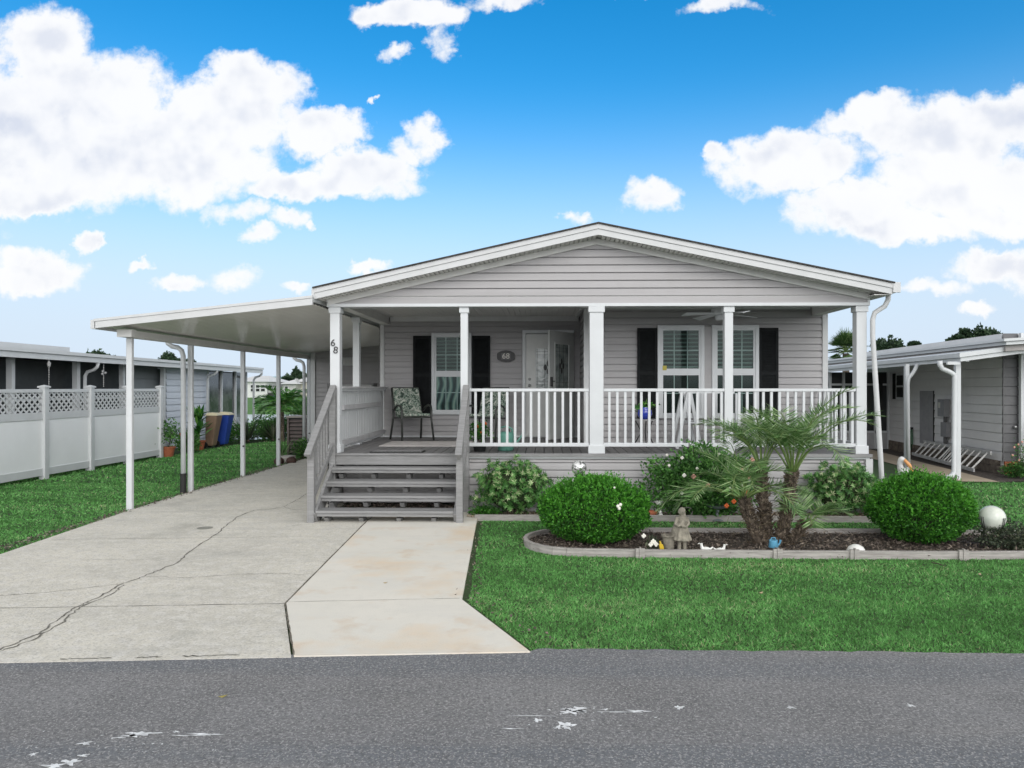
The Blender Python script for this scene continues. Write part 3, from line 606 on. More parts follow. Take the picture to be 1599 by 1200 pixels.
# entry door
m_ = MB(); y = YR
for a in ((-.43, .575, 2.90, 2.965), (-.43, -.365, .87, 2.90), (.51, .575, .87, 2.90)): m_.box(a[0], a[1], y - .10, y, a[2], a[3])
fr = m_.build('door_frame', WHITE, H, bevel=.004)
def doorleaf(name, parent, wd_, ht, glassz, mtl, th=.04):
    """leaf in local space, hinge at x=0, extends -x"""
    m = MB(); g0, g1 = glassz; gx0, gx1 = wd_ * .22, wd_ * .78
    for (a, b_, c_, d) in ((0, gx0, 0, ht), (gx1, wd_, 0, ht), (gx0, gx1, 0, g0), (gx0, gx1, g1, ht)): m.box(-b_, -a, -th, 0, c_, d)
    for (a, b_, c_, d) in ((gx0 - .02, gx1 + .02, g1, g1 + .025), (gx0 - .02, gx1 + .02, g0 - .025, g0), (gx0 - .025, gx0, g0, g1), (gx1, gx1 + .025, g0, g1), (gx0, gx1, .2, .23), (gx0, gx1, g0 - .16, g0 - .13)): m.box(-b_, -a, -th - .012, -th, c_, d)
    o = m.build(name, mtl, None); o.parent = parent
    m = MB(); m.box(-gx1, -gx0, -th * .6, -th * .5, g0, g1); p = m.build('door_glass', DECG, None); p.parent = o
    m = MB()
    for i in range(4): a = gx0 + .03 + (gx1 - gx0 - .06) * i / 3; m.tube([(-a, -th * .6 - .003, g0), (-a, -th * .6 - .003, g1)], .003, 5)
    for q in (.08, .16, .84, .92): m.tube([(-gx0, -th * .6 - .003, g0 + (g1 - g0) * q), (-gx1, -th * .6 - .003, g0 + (g1 - g0) * q)], .003, 5)
    for a, q in ((.5, .62), (.5, .42), (.38, .52), (.62, .52)): m.ball((-(gx0 + (gx1 - gx0) * a), -th * .6 - .006, g0 + (g1 - g0) * q), (.035, .004, .06), 10, 6)
    p = m.build('leading', BLACKM, None); p.parent = o
    return o
DECG = mat('decorative_glass', (.16, .2, .19), .08, .4, 5, bump=.6, bscale=14, col2=(.45, .5, .48), spec=.9)
dl = doorleaf('entry_door', H, .87, 2.0, (.95, 1.72), mat('pale_door_paint', (.66, .67, .65), .4, .04)); dl.location = Vector((.51, YR - .03, .885)) - org(H)
m_ = MB(); m_.ball((-.80, -.07, 1.0), .03, 12, 8); m_.ball((-.80, -.055, 1.12), (.028, .02, .028), 12, 8); p = m_.build('door_knob', SILVER, None); p.parent = dl
sd = doorleaf('storm_door', H, .90, 2.02, (.92, 1.78), mat('grey_door_paint', (.58, .60, .585), .4, .04), .03); sd.location = Vector((.545, YR - .1, .88)) - org(H); sd.rotation_euler = (0, 0, R(58))
m_ = MB(); m_.box(-.875, -.845, -.07, -.03, .98, 1.16); m_.tube([(-.86, -.06, 1.08), (-.78, -.07, 1.08)], .01, 8); p = m_.build('door_handle', BLACKM, None); p.parent = sd
# number plaque
pq = thing('address_plaque', (-.755, YR - .02, 2.45), 'dark oval address plaque reading 68 on the porch wall left of the door', 'plaque')
m_ = MB(); ps = []
for i in range(32):
    a = 2 * math.pi * i / 32; cx, sz = math.cos(a), math.sin(a); ps.append((-.755 + .175 * math.copysign(abs(cx) ** .45, cx), 2.455 + .088 * math.copysign(abs(sz) ** .5, sz) + (.03 * max(0, 1 - abs(cx) / .5) * (1 if sz > 0 else -1))))
m_.add([(x, YR - .045, z) for x, z in ps] + [(x, YR - .018, z) for x, z in ps], [tuple(range(32))] + [(i, i + 32, (i + 1) % 32 + 32, (i + 1) % 32) for i in range(32)])
pl = m_.build('plate', BLACKM, pq); m_ = MB(); m_.box(-.845, -.665, YR - .049, YR - .046, 2.395, 2.515); m_.build('number_panel', mat('dark_grey_enamel', (.08, .08, .08), .3), pq)
textmesh('68', .15, (-.755, YR - .052, 2.455), mat('ivory_paint', (.75, .73, .66), .5), pq, 'numerals', ext=.002)

# ceiling fan
fx, fy = 2.76, 11.45
fn_ = thing('ceiling_fan', (fx, fy, 2.95), 'white ceiling fan hanging under the right side of the porch ceiling', 'fan')
m_ = MB(); m_.lathe([(.02, .285), (.07, .28), (.07, .25), (.02, .23)], (fx, fy, 2.95)); m_.tube([(fx, fy, 3.2), (fx, fy, 3.1)], .012); m_.build('downrod', SILVER, fn_)
m_ = MB(); m_.lathe([(.02, .16), (.12, .15), (.135, .11), (.135, .05), (.10, .03), (.02, .03)], (fx, fy, 2.95), 32); m_.build('motor', WHITE, fn_, smooth=False)
m_ = MB(); m_.lathe([(.02, .03), (.075, .028), (.08, -.02), (.06, -.045), (.001, -.05)], (fx, fy, 2.95), 24); m_.build('light_kit', WHITE, fn_)
for k in range(4):
    a = R(22 + 90 * k); m_ = MB(); d_ = Vector((math.cos(a), math.sin(a), 0)); s_ = Vector((-math.sin(a), math.cos(a), .22))
    P0, P1 = Vector((fx, fy, 3.0)) + d_ * .12, Vector((fx, fy, 3.0)) + d_ * .66 + Vector((0, 0, -.03))
    vs = [P0 - s_ * .035, P0 + s_ * .035, P1 + s_ * .07, P1 - s_ * .07]; m_.add([v_ for v_ in vs] + [v_ + Vector((0, 0, .008)) for v_ in vs], [(0, 3, 2, 1), (4, 5, 6, 7), (0, 1, 5, 4), (1, 2, 6, 5), (2, 3, 7, 6), (3, 0, 4, 7)]); m_.build('blade', WHITE, fn_)

# ------------------------------------------------------------------ utility room beyond the carport
UR = thing('utility_room', (-4.7, 19.05, 0), 'grey sided utility room closing the far end of the carport', 'shed')
m_ = MB(); m_.siding((-6.17, 19.05, 0), (1, 0, 0), (0, -1, 0), 2.9, 0, 2.99, pitch=.115, cut=lambda z: (0 if z < 2.8 else (z - 2.8) / .115, 2.9)); m_.siding((-6.17, 22, 0), (0, -1, 0), (-1, 0, 0), 2.95, 0, 2.75); m_.build('wall', SIDING2, UR)
m_ = MB(); m_.box(-6.19, -6.07, 19.0, 19.06, 0, 2.79); m_.build('corner_trim', TRIM, UR)
m_ = MB(); m_.box(-6.1, -3.3, 19.1, 22, 0, 2.7); m_.build('inner_shell', SIDING2, UR)
m_ = MB(); m_.box(-5.33, -5.02, 18.98, 19.03, 2.42, 2.64); vt = m_.build('wall_vent', TRIM, UR); m_ = MB()
for i in range(4): m_.box(-5.31 + i * .073, -5.255 + i * .073, 18.965, 18.979, 2.45, 2.61)
m_.build('vent_slot', CREAM, vt)
cb = thing('utility_cabinet', (-5.0, 18.7, 0), 'pale grey flat storage cabinet against the utility room wall behind the porch railing', 'cabinet')
m_ = MB(); m_.box(-5.55, -4.45, 18.55, 18.9, 0, 1.92); m_.build('body', mat('pale_cabinet', (.45, .45, .45), .5, .04), cb, bevel=.01); m_ = MB(); m_.box(-5.6, -5.55, 18.53, 18.92, 0, 1.95); m_.box(-4.45, -4.40, 18.53, 18.92, 0, 1.95); m_.build('side_frame', WOOD, cb)

# ------------------------------------------------------------------ carport
CP = thing('carport', (-5, 10.6, 0), 'flat white aluminium carport roof on slim white posts over the driveway', 'carport')
def cz(x): return 2.72 + (x + 6.52) * (3.05 - 2.72) / 3.17
m_ = MB(); vs = []; n = 0
while 10.42 + n * .019 < 19.75:
    y = 10.42 + n * .019; h = .012 + .009 * math.cos(n * 2 * math.pi / 8); vs += [(-6.5, y, cz(-6.5) + h), (-3.36, y, cz(-3.36) + h)]; n += 1
m_.add(vs, [(2 * i, 2 * i + 2, 2 * i + 3, 2 * i + 1) for i in range(n - 1)]); m_.build('ceiling_pan', CARPAN, CP, smooth=True)
def cslab(mb, x0, x1, y0, y1, a, b_):
    mb.add([(x0, y0, cz(x0) + a), (x1, y0, cz(x1) + a), (x1, y1, cz(x1) + a), (x0, y1, cz(x0) + a), (x0, y0, cz(x0) + b_), (x1, y0, cz(x1) + b_), (x1, y1, cz(x1) + b_), (x0, y1, cz(x0) + b_)], [(0, 3, 2, 1), (4, 5, 6, 7), (0, 1, 5, 4), (1, 2, 6, 5), (2, 3, 7, 6), (3, 0, 4, 7)])
m_ = MB(); cslab(m_, -6.52, -3.35, 10.42, 19.8, .04, .11); m_.build('roof_panel', WHITE, CP)
m_ = MB(); cslab(m_, -6.54, -3.35, 10.37, 10.415, -.01, .085); cslab(m_, -6.55, -3.35, 10.36, 10.41, .088, .125); m_.build('front_fascia', TRIM, CP)
m_ = MB(); m_.box(-6.60, -6.53, 10.37, 19.8, 2.70, 2.83); m_.box(-6.6, -3.4, 19.8, 19.84, 2.68, 2.84); m_.build('side_gutter', TRIM, CP)
m_ = MB(); m_.box(-6.36, -6.24, 10.75, 19.75, 2.60, 2.71); m_.box(-6.36, -6.14, 10.62, 10.749, 2.60, 2.71); m_.build('support_beam', CREAM, CP)
for yy in (10.86, 12.75, 14.98, 17.0, 19.2):
    m_ = MB(); m_.box(-6.345, -6.255, yy - .035, yy + .035, -.03, 2.60); m_.build('post', WHITE, CP, bevel=.012)
def dspout(x, y, boot=True):
    m = MB(); m.tube([(x - .30, y, 2.74), (x - .27, y, 2.62), (x - .2, y, 2.57), (x - .10, y, 2.55), (x - .03, y, 2.50), (x, y, 2.40), (x, y, .05)], .042, 12); o = m.build('downspout', WHITE, CP, smooth=True)
    if boot: m = MB(); m.lathe([(.052, -.03), (.055, .0), (.05, .3), (.055, .3), (.055, .33)], (x, y, 0), 14); m.build('drain_boot', mat('black_rubber', (.02, .02, .02), .7), o)
dspout(-6.37, 12.62); dspout(-6.39, 19.1, False)
for yy in (14.98, 17.0, 19.2): 
    m_ = MB(); m_.tube([(-6.27, yy - .036, .62), (-6.27, yy - .055, .62)], .02, 8); m_.build('post_hook', BLACKM, CP)

# ------------------------------------------------------------------ porch things
FLOR = bpy.data.materials.new('leaf_print_fabric'); FLOR.use_nodes = True
_n, _l = FLOR.node_tree.nodes, FLOR.node_tree.links; _t = _n.new('ShaderNodeTexCoord'); _w = _n.new('ShaderNodeTexNoise'); _w.inputs['Scale'].default_value = 11; _w.inputs['Distortion'].default_value = 2.2; _w.inputs['Detail'].default_value = 2
_r = _n.new('ShaderNodeValToRGB'); _r.color_ramp.interpolation = 'CONSTANT'; _e = _r.color_ramp.elements; _e[0].position = 0; _e[0].color = (.04, .065, .05, 1); _e[1].position = .42; _e[1].color = (.15, .22, .17, 1)
for ps, cc in ((.49, (.40, .44, .38, 1)), (.55, (.07, .10, .08, 1)), (.60, (.5, .52, .46, 1))): q = _e.new(ps); q.color = cc
_l.new(_t.outputs['Object'], _w.inputs[0]); _l.new(_w.outputs[0], _r.inputs[0]); _l.new(_r.outputs[0], _n['Principled BSDF'].inputs[0]); _n['Principled BSDF'].inputs['Roughness'].default_value = .8
def chair():
    t = thing('patio_chair', (0, 0, 0), 'x', 'chair', 'leaf print patio chairs')
    m = MB(); pr = []    # sling back and seat: thick sheet, facing -Y
    N_ = 8
    prof = [(-.29, .47), (-.10, .435), (.10, .43), (.20, .47), (.25, .56), (.30, .72), (.35, .86), (.39, .98)]
    prof2 = [(y_ - (.0 if i < 3 else .045), z_ + (.05 if i < 4 else .02)) for i, (y_, z_) in enumerate(prof)]
    ring = prof + prof2[::-1]; k = len(ring)
    wds = [.25] * 3 + [.26] * 5; wds = wds + wds[::-1]
    m.add([(-w, y_, z_) for (y_, z_), w in zip(ring, wds)] + [(w, y_, z_) for (y_, z_), w in zip(ring, wds)], [tuple(range(k)), tuple(reversed(range(k, 2 * k)))] + [(i, i + k, (i + 1) % k + k, (i + 1) % k) for i in range(k)])
    m.build('cushion', FLOR, t, bevel=.015)
    for sx in (-1, 1):
        x = sx * .30
        m = MB(); m.tube([(sx * .31, -.33, 0), (sx * .29, -.25, .42), (sx * .29, -.26, .58), (x, -.20, .655), (x, -.05, .67), (x, .08, .63), (x, .20, .56)], .021, 8); m.build('arm_frame', BRONZE, t, smooth=True)
        m = MB(); m.tube([(sx * .31, .36, 0), (sx * .285, .24, .45), (sx * .27, .33, .8), (sx * .265, .40, 1.0)], .021, 8); m.build('rear_leg', BRONZE, t, smooth=True)
        m = MB(); m.tube([(sx * .27, -.27, .44), (sx * .27, .22, .42)], .013, 8); m.build('seat_rail', BRONZE, t)
    m = MB(); m.tube([(-.265, .40, 1.0), (.265, .40, 1.0)], .014, 8); m.tube([(-.27, -.27, .44), (.27, -.27, .44)], .013, 8); m.build('cross_rail', BRONZE, t)
    return t
ch1 = chair(); ch1.location = (-2.47, 13.45, .866); ch1.rotation_euler.z = R(30); ch1.scale = (.98, 1.0, .97); ch1['label'] = 'leaf print cushioned patio chair standing in the open left of the window'
ch2 = copy_tree(ch1); ch2.location = (-1.05, 13.3, .866); ch2.rotation_euler.z = R(-20); ch2['label'] = 'leaf print cushioned patio chair behind the railing between window and door'
mt = thing('door_mat', (-2.35, 10.95, .868), 'black patterned rubber mat at the top of the porch steps', 'mat')
m_ = MB(); m_.box(-2.62, -1.83, 10.78, 11.10, .868, .882); m_.build('mat_base', BLACKM, mt)
m_ = MB()
for i in range(26):
    for j in range(7): m_.box(-2.59 + i * .029, -2.59 + i * .029 + .014, 10.80 + j * .042, 10.80 + j * .042 + .022, .882, .889) if (i + j) % 2 else None
m_.build('mat_pattern', mat('grey_rubber', (.25, .25, .25), .8), mt)
m_ = MB(); m_.box(-2.75, -1.25, 11.95, 13.0, .868, .876); rg = m_.build('rug', mat('beige_woven_rug', (.62, .59, .57), .95, .1, 4, bump=.4, bscale=90, patches=[(5, .5, .62, .6, (.42, .39, .39)), (7, .52, .6, .5, (.75, .72, .7))], stretch=(.6, 2.5, 1))); tag(rg, 'beige patterned flat rug on the deck in front of the chairs', 'rug')
def flowerpot(loc, r, h, potm, label, cat='potted plant', name='potted_plant', leafm=None, fl=None, n=300, lh=.35, ll=.07, lw=.03, spread=.15):
    t = thing(name, loc, label, cat); m = MB(); x, y, z = loc
    m.lathe([(r * .68, 0), (r * .95, h * .85), (r * 1.08, h * .85), (r * 1.08, h), (r * .92, h), (r * .9, h * .9), (.001, h * .9)], loc, 20); m.build('pot', potm, t)
    lv = LV(); P = rng.normal(size=(n, 3)) * [spread * .5, spread * .5, lh * .22] + [x, y, z + h + lh * .48]; P[:, 2] = np.clip(P[:, 2], z + h * .9, z + h + lh)
    D_ = rdir(n, .6); lv.add(P, D_, rdir(n), rng.uniform(.7, 1.2, n) * ll, lw, rng.uniform(0, 1, n)); f_ = lv.build('foliage', leafm or L_ROSE, t)
    m = MB()
    for i in range(7): a = rng.uniform(0, 6.28); m.tube([(x, y, z + h * .85), (x + math.cos(a) * spread * .4, y + math.sin(a) * spread * .4, z + h + lh * .6)], .005, 5)
    m.build('stems', TRUNK, t)
    if fl:
        for q in fl: m = MB(); m.ball((x + q[0], y + q[1], z + h + q[2]), q[3], 8, 5); m.build('flower', q[4], t, smooth=True)
    return t
flowerpot((-.99, 11.05, .866), .12, .13, mat('black_plastic', (.02, .022, .022), .4), 'potted orange flowers behind the white railing near the steps', fl=[(-.03, -.06, .26, .028, PETALO), (.09, -.02, .30, .024, PETALO), (.02, -.08, .17, .018, PETALO)], leafm=L_BANANA, n=240, lh=.34, spread=.17)
wc = thing('watering_can', (-.60, 11.2, .866), 'teal plastic watering can on the deck behind the white railing', 'watering can')
TEAL = mat('teal_plastic', (.14, .36, .29), .35, .05)
m_ = MB(); m_.lathe([(.10, 0), (.125, .02), (.13, .25), (.12, .28), (.03, .3)], (-.60, 11.2, .866), 24); m_.build('can_body', TEAL, wc, smooth=True)
m_ = MB(); m_.tube([(-.70, 11.2, 1.1), (-.69, 11.2, 1.22), (-.58, 11.2, 1.25), (-.50, 11.2, 1.2), (-.49, 11.2, 1.05)], .014, 8); m_.build('handle', TEAL, wc, smooth=True)
m_ = MB(); m_.tube([(-.49, 11.2, .94), (-.40, 11.22, 1.03), (-.34, 11.25, 1.12)], [.022, .016, .012], 8); m_.lathe([(.012, 0), (.035, .03), (.001, .032)], (-.335, 11.25, 1.11)); m_.build('spout', TEAL, wc, smooth=True)
# small side table with blue planter
tb = thing('side_table', (1.67, 12.1, .866), 'small dark round metal side table in front of the projecting porch wall', 'table')
m_ = MB(); m_.lathe([(.001, .43), (.23, .43), (.235, .44), (.23, .45), (.001, .45)], (1.67, 12.1, .866), 32); m_.build('table_top', ALU, tb)
for k in range(3):
    a = R(30 + 120 * k); m_ = MB(); m_.tube([(1.67 + .2 * math.cos(a), 12.1 + .2 * math.sin(a), .866), (1.67 + .06 * math.cos(a), 12.1 + .06 * math.sin(a), 1.1), (1.67 + .17 * math.cos(a), 12.1 + .17 * math.sin(a), 1.3)], .009, 6); m_.build('leg', BLACKM, tb, smooth=True)
bp = thing('blue_planter', (1.67, 12.1, 1.316), 'round cobalt blue glazed planter with a trailing plant on the side table', 'planter')
m_ = MB(); m_.lathe([(.06, .0), (.10, .03), (.125, .09), (.115, .15), (.085, .18), (.10, .2), (.08, .2), (.07, .17), (.001, .16)], (1.67, 12.1, 1.316), 24); m_.build('pot', mat('cobalt_glaze', (.02, .05, .42), .12, .1, coat=.5), bp, smooth=True)
lv = LV(); n = 90; P = rng.normal(size=(n, 3)) * [.075, .06, .03] + [1.67, 12.1, 1.53]; D_ = rdir(n, .1) * [1.5, 1, .6]; lv.add(P, D_, rdir(n), rng.uniform(.06, .12, n), .035, rng.uniform(.3, 1, n)); lv.build('foliage', L_BANANA, bp)
# white A-frame glider bench
ab = thing('white_bench', (2.7, 11.9, .866), 'white wooden A-frame bench standing in front of the paired porch windows', 'bench')
for y in (11.65, 12.15):
    m_ = MB(); m_.beam((2.12, y, .866), (2.30, y, 1.78), .05, .07, (0, 1, 0)); m_.beam((2.50, y, .866), (2.33, y, 1.78), .05, .07, (0, 1, 0)); m_.build('leg_frame', WHITE, ab)
m_ = MB(); m_.beam((2.2, 11.9, 1.78), (3.1, 11.9, 1.78), .06, .06); m_.build('top_rail', WHITE, ab)
m_ = MB()
for i in range(5): m_.box(2.3, 3.15, 11.62 + i * .11, 11.71 + i * .11, 1.27, 1.295)
m_.build('seat', WHITE, ab); 
for x in (3.05,):
    for y in (11.65, 12.15): m_ = MB(); m_.box(x, x + .05, y - .025, y + .025, .866, 1.75); m_.build('leg', WHITE, ab)

# ------------------------------------------------------------------ left: fence
FN = thing('vinyl_fence', (-10.22, 13, 0), 'white vinyl privacy fence with a lattice top between the left lawn and the next house', 'fence')
fys = [11.45, 13.05, 14.55, 16.05, 17.5, 19.0]
for i, y in enumerate(fys):
    m_ = MB(); m_.box(-10.285, -10.155, y - .065, y + .065, -.03, 1.84); o = m_.build('fence_post', WHITE, FN, bevel=.006)
    m_ = MB(); m_.box(-10.305, -10.135, y - .085, y + .085, 1.84, 1.87); m_.add([(-10.30, y - .08, 1.87), (-10.14, y - .08, 1.87), (-10.14, y + .08, 1.87), (-10.30, y + .08, 1.87), (-10.22, y, 1.90)], [(0, 1, 4), (1, 2, 4), (2, 3, 4), (3, 0, 4)]); m_.build('post_cap', WHITE, o)
    if i == 0: continue
    y0, y1 = fys[i - 1] + .066, y - .066
    for a, b_ in ((.05, .2), (1.19, 1.34), (1.74, 1.81)): m_ = MB(); m_.box(-10.245, -10.195, y0, y1, a, b_); m_.build('fence_rail', WHITE, FN, bevel=.004)
    m_ = MB(); m_.box(-10.23, -10.21, y0, y1, .2, 1.19); m_.build('fence_panel', mat('fence_panel_vinyl', (.84, .86, .87), .35, .02, 2), FN)
    m_ = MB(); L_, h = y1 - y0, .4; s = -.465
    def clipd(ya, za, yb, zb):
        t0, t1 = 0., 1.
        if yb == ya: return None
        for lim, sg in ((y0, 1), (y1, -1)):
            da, db = (ya - lim) * sg, (yb - lim) * sg
            if da < 0 and db < 0: return None
            if da < 0: t0 = max(t0, da / (da - db))
            elif db < 0: t1 = min(t1, da / (da - db))
        if t1 - t0 < .02: return None
        f2 = lambda t: (ya + (yb - ya) * t, za + (zb - za) * t)
        return f2(t0) + f2(t1)
    while s < L_:
        for (za, zb, xo) in ((1.34, 1.74, -10.226), (1.74, 1.34, -10.213)):
            q = clipd(y0 + s, za, y0 + s + .46, zb)
            if q: m_.beam((xo, q[0], q[1]), (xo, q[2], q[3]), .034, .011, (1, 0, 0))
        s += .155
    m_.build('lattice', WHITE, FN)

# ------------------------------------------------------------------ left neighbour
LN = thing('neighbour_house', (-13, 20, 0), 'low white neighbouring home with dark screened porch beyond the vinyl fence', 'house')
NS = mat('neighbour_siding', (.58, .62, .68), .5, .05, 1, bump=.05); NS2 = mat('neighbour_shaded_siding', (.20, .22, .23), .6, .08, 1)  # NS2: copy of the siding with the recess's shade put into its colour
NW = -11.2
def Yp(px, X=NW): return abs(X) * 1130 / (850 - px)
m_ = MB(); m_.siding((NW, Yp(318), 0), (0, -1, 0), (1, 0, 0), Yp(318) - Yp(252), 0, 2.46, pitch=.19, lip=.02); m_.siding((NW - 3, Yp(318), 0), (1, 0, 0), (0, -1, 0), 0.01, 0, .1); m_.build('siding_wall', NS, LN)
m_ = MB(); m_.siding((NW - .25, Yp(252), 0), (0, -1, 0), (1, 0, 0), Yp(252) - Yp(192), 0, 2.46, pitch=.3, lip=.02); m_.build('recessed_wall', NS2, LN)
m_ = MB(); m_.box(NW - .3, NW - .25, 9.5, Yp(192), .0, 2.46); m_.build('insect_screen', SCREEN, LN)
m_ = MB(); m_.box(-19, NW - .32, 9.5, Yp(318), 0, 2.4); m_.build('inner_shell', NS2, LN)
for px, w in ((9, .10), (114, .12), (187, .08), (252, .10)):
    y = Yp(px, NW + .1); m_ = MB(); m_.box(NW - .05, NW + .07, y - w / 2, y + w / 2, 0, 2.46); m_.build('porch_post', WHITE, LN)
m_ = MB(); m_.box(NW - .22, NW - .16, 9.5, Yp(252), 1.55, 1.6); m_.box(NW - .05, NW + .03, Yp(318) - .05, Yp(318) + .07, 0, 2.46); m_.build('trim', WHITE, LN)
# glazed room past the siding
y0, y1 = Yp(318) + .1, 27.0
m_ = MB(); m_.box(NW - .1, NW - .06, y0, y1, .75, 2.4); m_.build('glazing', mat('dark_glazing', (.05, .06, .065), .08, .3, .6, spec=.9, patches=[(1.2, .45, .6, .6, (.16, .17, .17))]), LN)
m_ = MB(); m_.box(NW - .12, NW - .04, y0, y1, 0, .75); m_.build('kick_panel', mat('pale_kick_panel', (.42, .45, .47), .5), LN)
for y in (y0, Yp(342), Yp(364), y1):
    m_ = MB(); m_.box(NW - .1, NW + .0, y - .04, y + .04, 0, 2.42); m_.build('mullion', WHITE, LN)
m_ = MB()
for (z0_, z1_, x0_, x1_) in ((2.44, 2.56, -10.78, -10.68), (2.565, 2.64, -10.76, -10.64)):
    m_.add([(x0_, 9.5, z0_ + .04), (x1_, 9.5, z0_ + .04), (x1_, 27.2, z0_ - .06), (x0_, 27.2, z0_ - .06), (x0_, 9.5, z1_ + .04), (x1_, 9.5, z1_ + .04), (x1_, 27.2, z1_ - .06), (x0_, 27.2, z1_ - .06)], [(0, 3, 2, 1), (4, 5, 6, 7), (0, 1, 5, 4), (1, 2, 6, 5), (2, 3, 7, 6), (3, 0, 4, 7)])
m_.build('eave_fascia', WHITE, LN)
m_ = MB(); m_.add([(-10.76, 9.5, 2.62), (-10.76, 27.2, 2.52), (-14.5, 27.2, 2.75), (-14.5, 9.5, 2.85), (-18, 27.2, 2.5), (-18, 9.5, 2.55), (-10.76, 9.5, 2.56), (-10.76, 27.2, 2.46), (-18, 27.2, 2.42), (-18, 9.5, 2.5)], [(0, 1, 2, 3), (3, 2, 4, 5), (6, 9, 8, 7), (0, 3, 5, 9, 6), (1, 7, 8, 4, 2)]); m_.build('roof', WHITE, LN)
m_ = MB(); m_.box(-14, -10.85, 9.5, 16.3, 2.66, 2.76); m_.build('upper_roof_edge', WHITE, LN)
for y in (Yp(138, -10.8), Yp(330, -10.8), Yp(402, -10.8)):
    m_ = MB(); m_.tube([(-10.72, y, 2.46), (-10.74, y, 2.34), (-10.82, y, 2.27), (-10.98, y, 2.22), (-11.04, y, 2.12), (-11.05, y, .1)], .04, 10); m_.build('downspout', WHITE, LN, smooth=True)
for i, (px, lab) in enumerate(((64, 'slender wind chime hanging from the neighbour eave, nearer the left frame edge'), (152, 'hanging chain with small ornaments under the neighbour eave beside the white downspout'))):
    y = 10.72 * 1130 / (850 - px); t = thing('hanging_chime', (-10.72, y, 2.45), lab, 'wind chime'); m_ = MB(); m_.tube([(-10.72, y, 2.47), (-10.72, y, 1.86)], .006, 5)
    for k in range(12): m_.ball((-10.72, y, 2.42 - k * .05), .014, 6, 4)
    m_.build('chain', ALU, t)
    m_ = MB()
    if i: [m_.ball((-10.72, y + .07 * math.cos(a), 2.2 + .04 * math.sin(a)), .035, 8, 5) for a in (0, 2, 4)]
    else: m_.lathe([(.01, .3), (.04, .25), (.03, .18), (.01, .16)], (-10.72, y, 2.12))
    m_.build('ornament', SILVER if i else ALU, t)

# bins
def bin_(x, y, bm, lm, label, rz):
    t = thing('wheeled_bin', (x, y, -.02), label, 'bin', 'wheeled bins by the neighbour wall'); m = MB()
    a, b_ = .14, .20
    m.add([(x - a, y - a, .06), (x + a * .7, y - a, .06), (x + a * .7, y + a, .06), (x - a, y + a, .06), (x - b_ + .10, y - b_, .98), (x + b_ + .06, y - b_, .98), (x + b_ + .06, y + b_, .98), (x - b_ + .10, y + b_, .98)], [(0, 3, 2, 1), (4, 5, 6, 7), (0, 1, 5, 4), (1, 2, 6, 5), (2, 3, 7, 6), (3, 0, 4, 7)])
    m.build('bin_body', bm, t, bevel=.03)
    m = MB(); m.add([(x - b_ - .02 + .08, y - b_ - .03, .985), (x + b_ + .09, y - b_ - .03, .985), (x + b_ + .09, y + b_ + .03, .985), (x - b_ - .02 + .08, y + b_ + .04, .985), (x - b_ + .15, y - b_ + .06, 1.08), (x + b_ - .0, y - b_ + .06, 1.06), (x + b_ - .0, y + b_ - .06, 1.06), (x - b_ + .15, y + b_ - .06, 1.08)], [(0, 3, 2, 1), (4, 5, 6, 7), (0, 1, 5, 4), (1, 2, 6, 5), (2, 3, 7, 6), (3, 0, 4, 7)]); m.build('lid', lm, t, bevel=.02)
    for s in (-1, 1): m = MB(); m.tube([(x - .14, y + s * .15, .09), (x - .14, y + s * .19, .09)], .10, 16); m.build('wheel', BLACKM, t)
    return t
TANL = mat('tan_lid', (.55, .5, .34), .5, .06)
bin_(-10.18, 21.9, mat('brown_bin_plastic', (.22, .15, .10), .5, .06), TANL, 'brown wheeled bin with tan lid beside the blue one at the neighbour wall', 0)
bin_(-10.08, 22.5, mat('blue_bin_plastic', (.015, .05, .28), .4, .06), TANL, 'blue wheeled bin with tan lid at the neighbour wall', 0)
flowerpot((-10.12, 19.25, -.03), .17, .28, CLAY, 'leafy shrub in a terracotta pot at the end of the vinyl fence', leafm=L_ROSE, n=500, lh=.75, ll=.08, lw=.04, spread=.34)

# ------------------------------------------------------------------ plants
def blob_leaves(lv, c, r, n, ll, lw, shell=.35, zb=.2, low=0., lump=.08, cr=(0, 1), out=.7, gap=0.):
    c = np.array(c); r = np.array(r); d = rdir(n); k = rng.uniform(0, 1, n) ** .6; rad = 1 - shell * (1 - k)
    lp = 1 + lump * (np.sin(d[:, 0] * 7 + 1.3) + np.sin(d[:, 1] * 8 + d[:, 2] * 5) + np.sin(d[:, 2] * 9 + d[:, 0] * 4)) / 1.5
    P = c + d * r * (rad * lp)[:, None]; keep = P[:, 2] > low
    if gap: keep &= (np.sin(P[:, 0] * 27 + np.sin(P[:, 2] * 19)) * np.sin(P[:, 1] * 23 + 1) * np.sin(P[:, 2] * 31 + np.sin(P[:, 0] * 17)) < gap) | (rng.uniform(0, 1, n) < .25)
    P = P[keep]; d = d[keep]; m = len(P)
    Dr = d * out + rdir(m, zb) * (1.0); lv.add(P, Dr, rdir(m), rng.uniform(.7, 1.25, m) * ll, rng.uniform(.8, 1.2, m) * lw, rng.uniform(cr[0], cr[1], m))
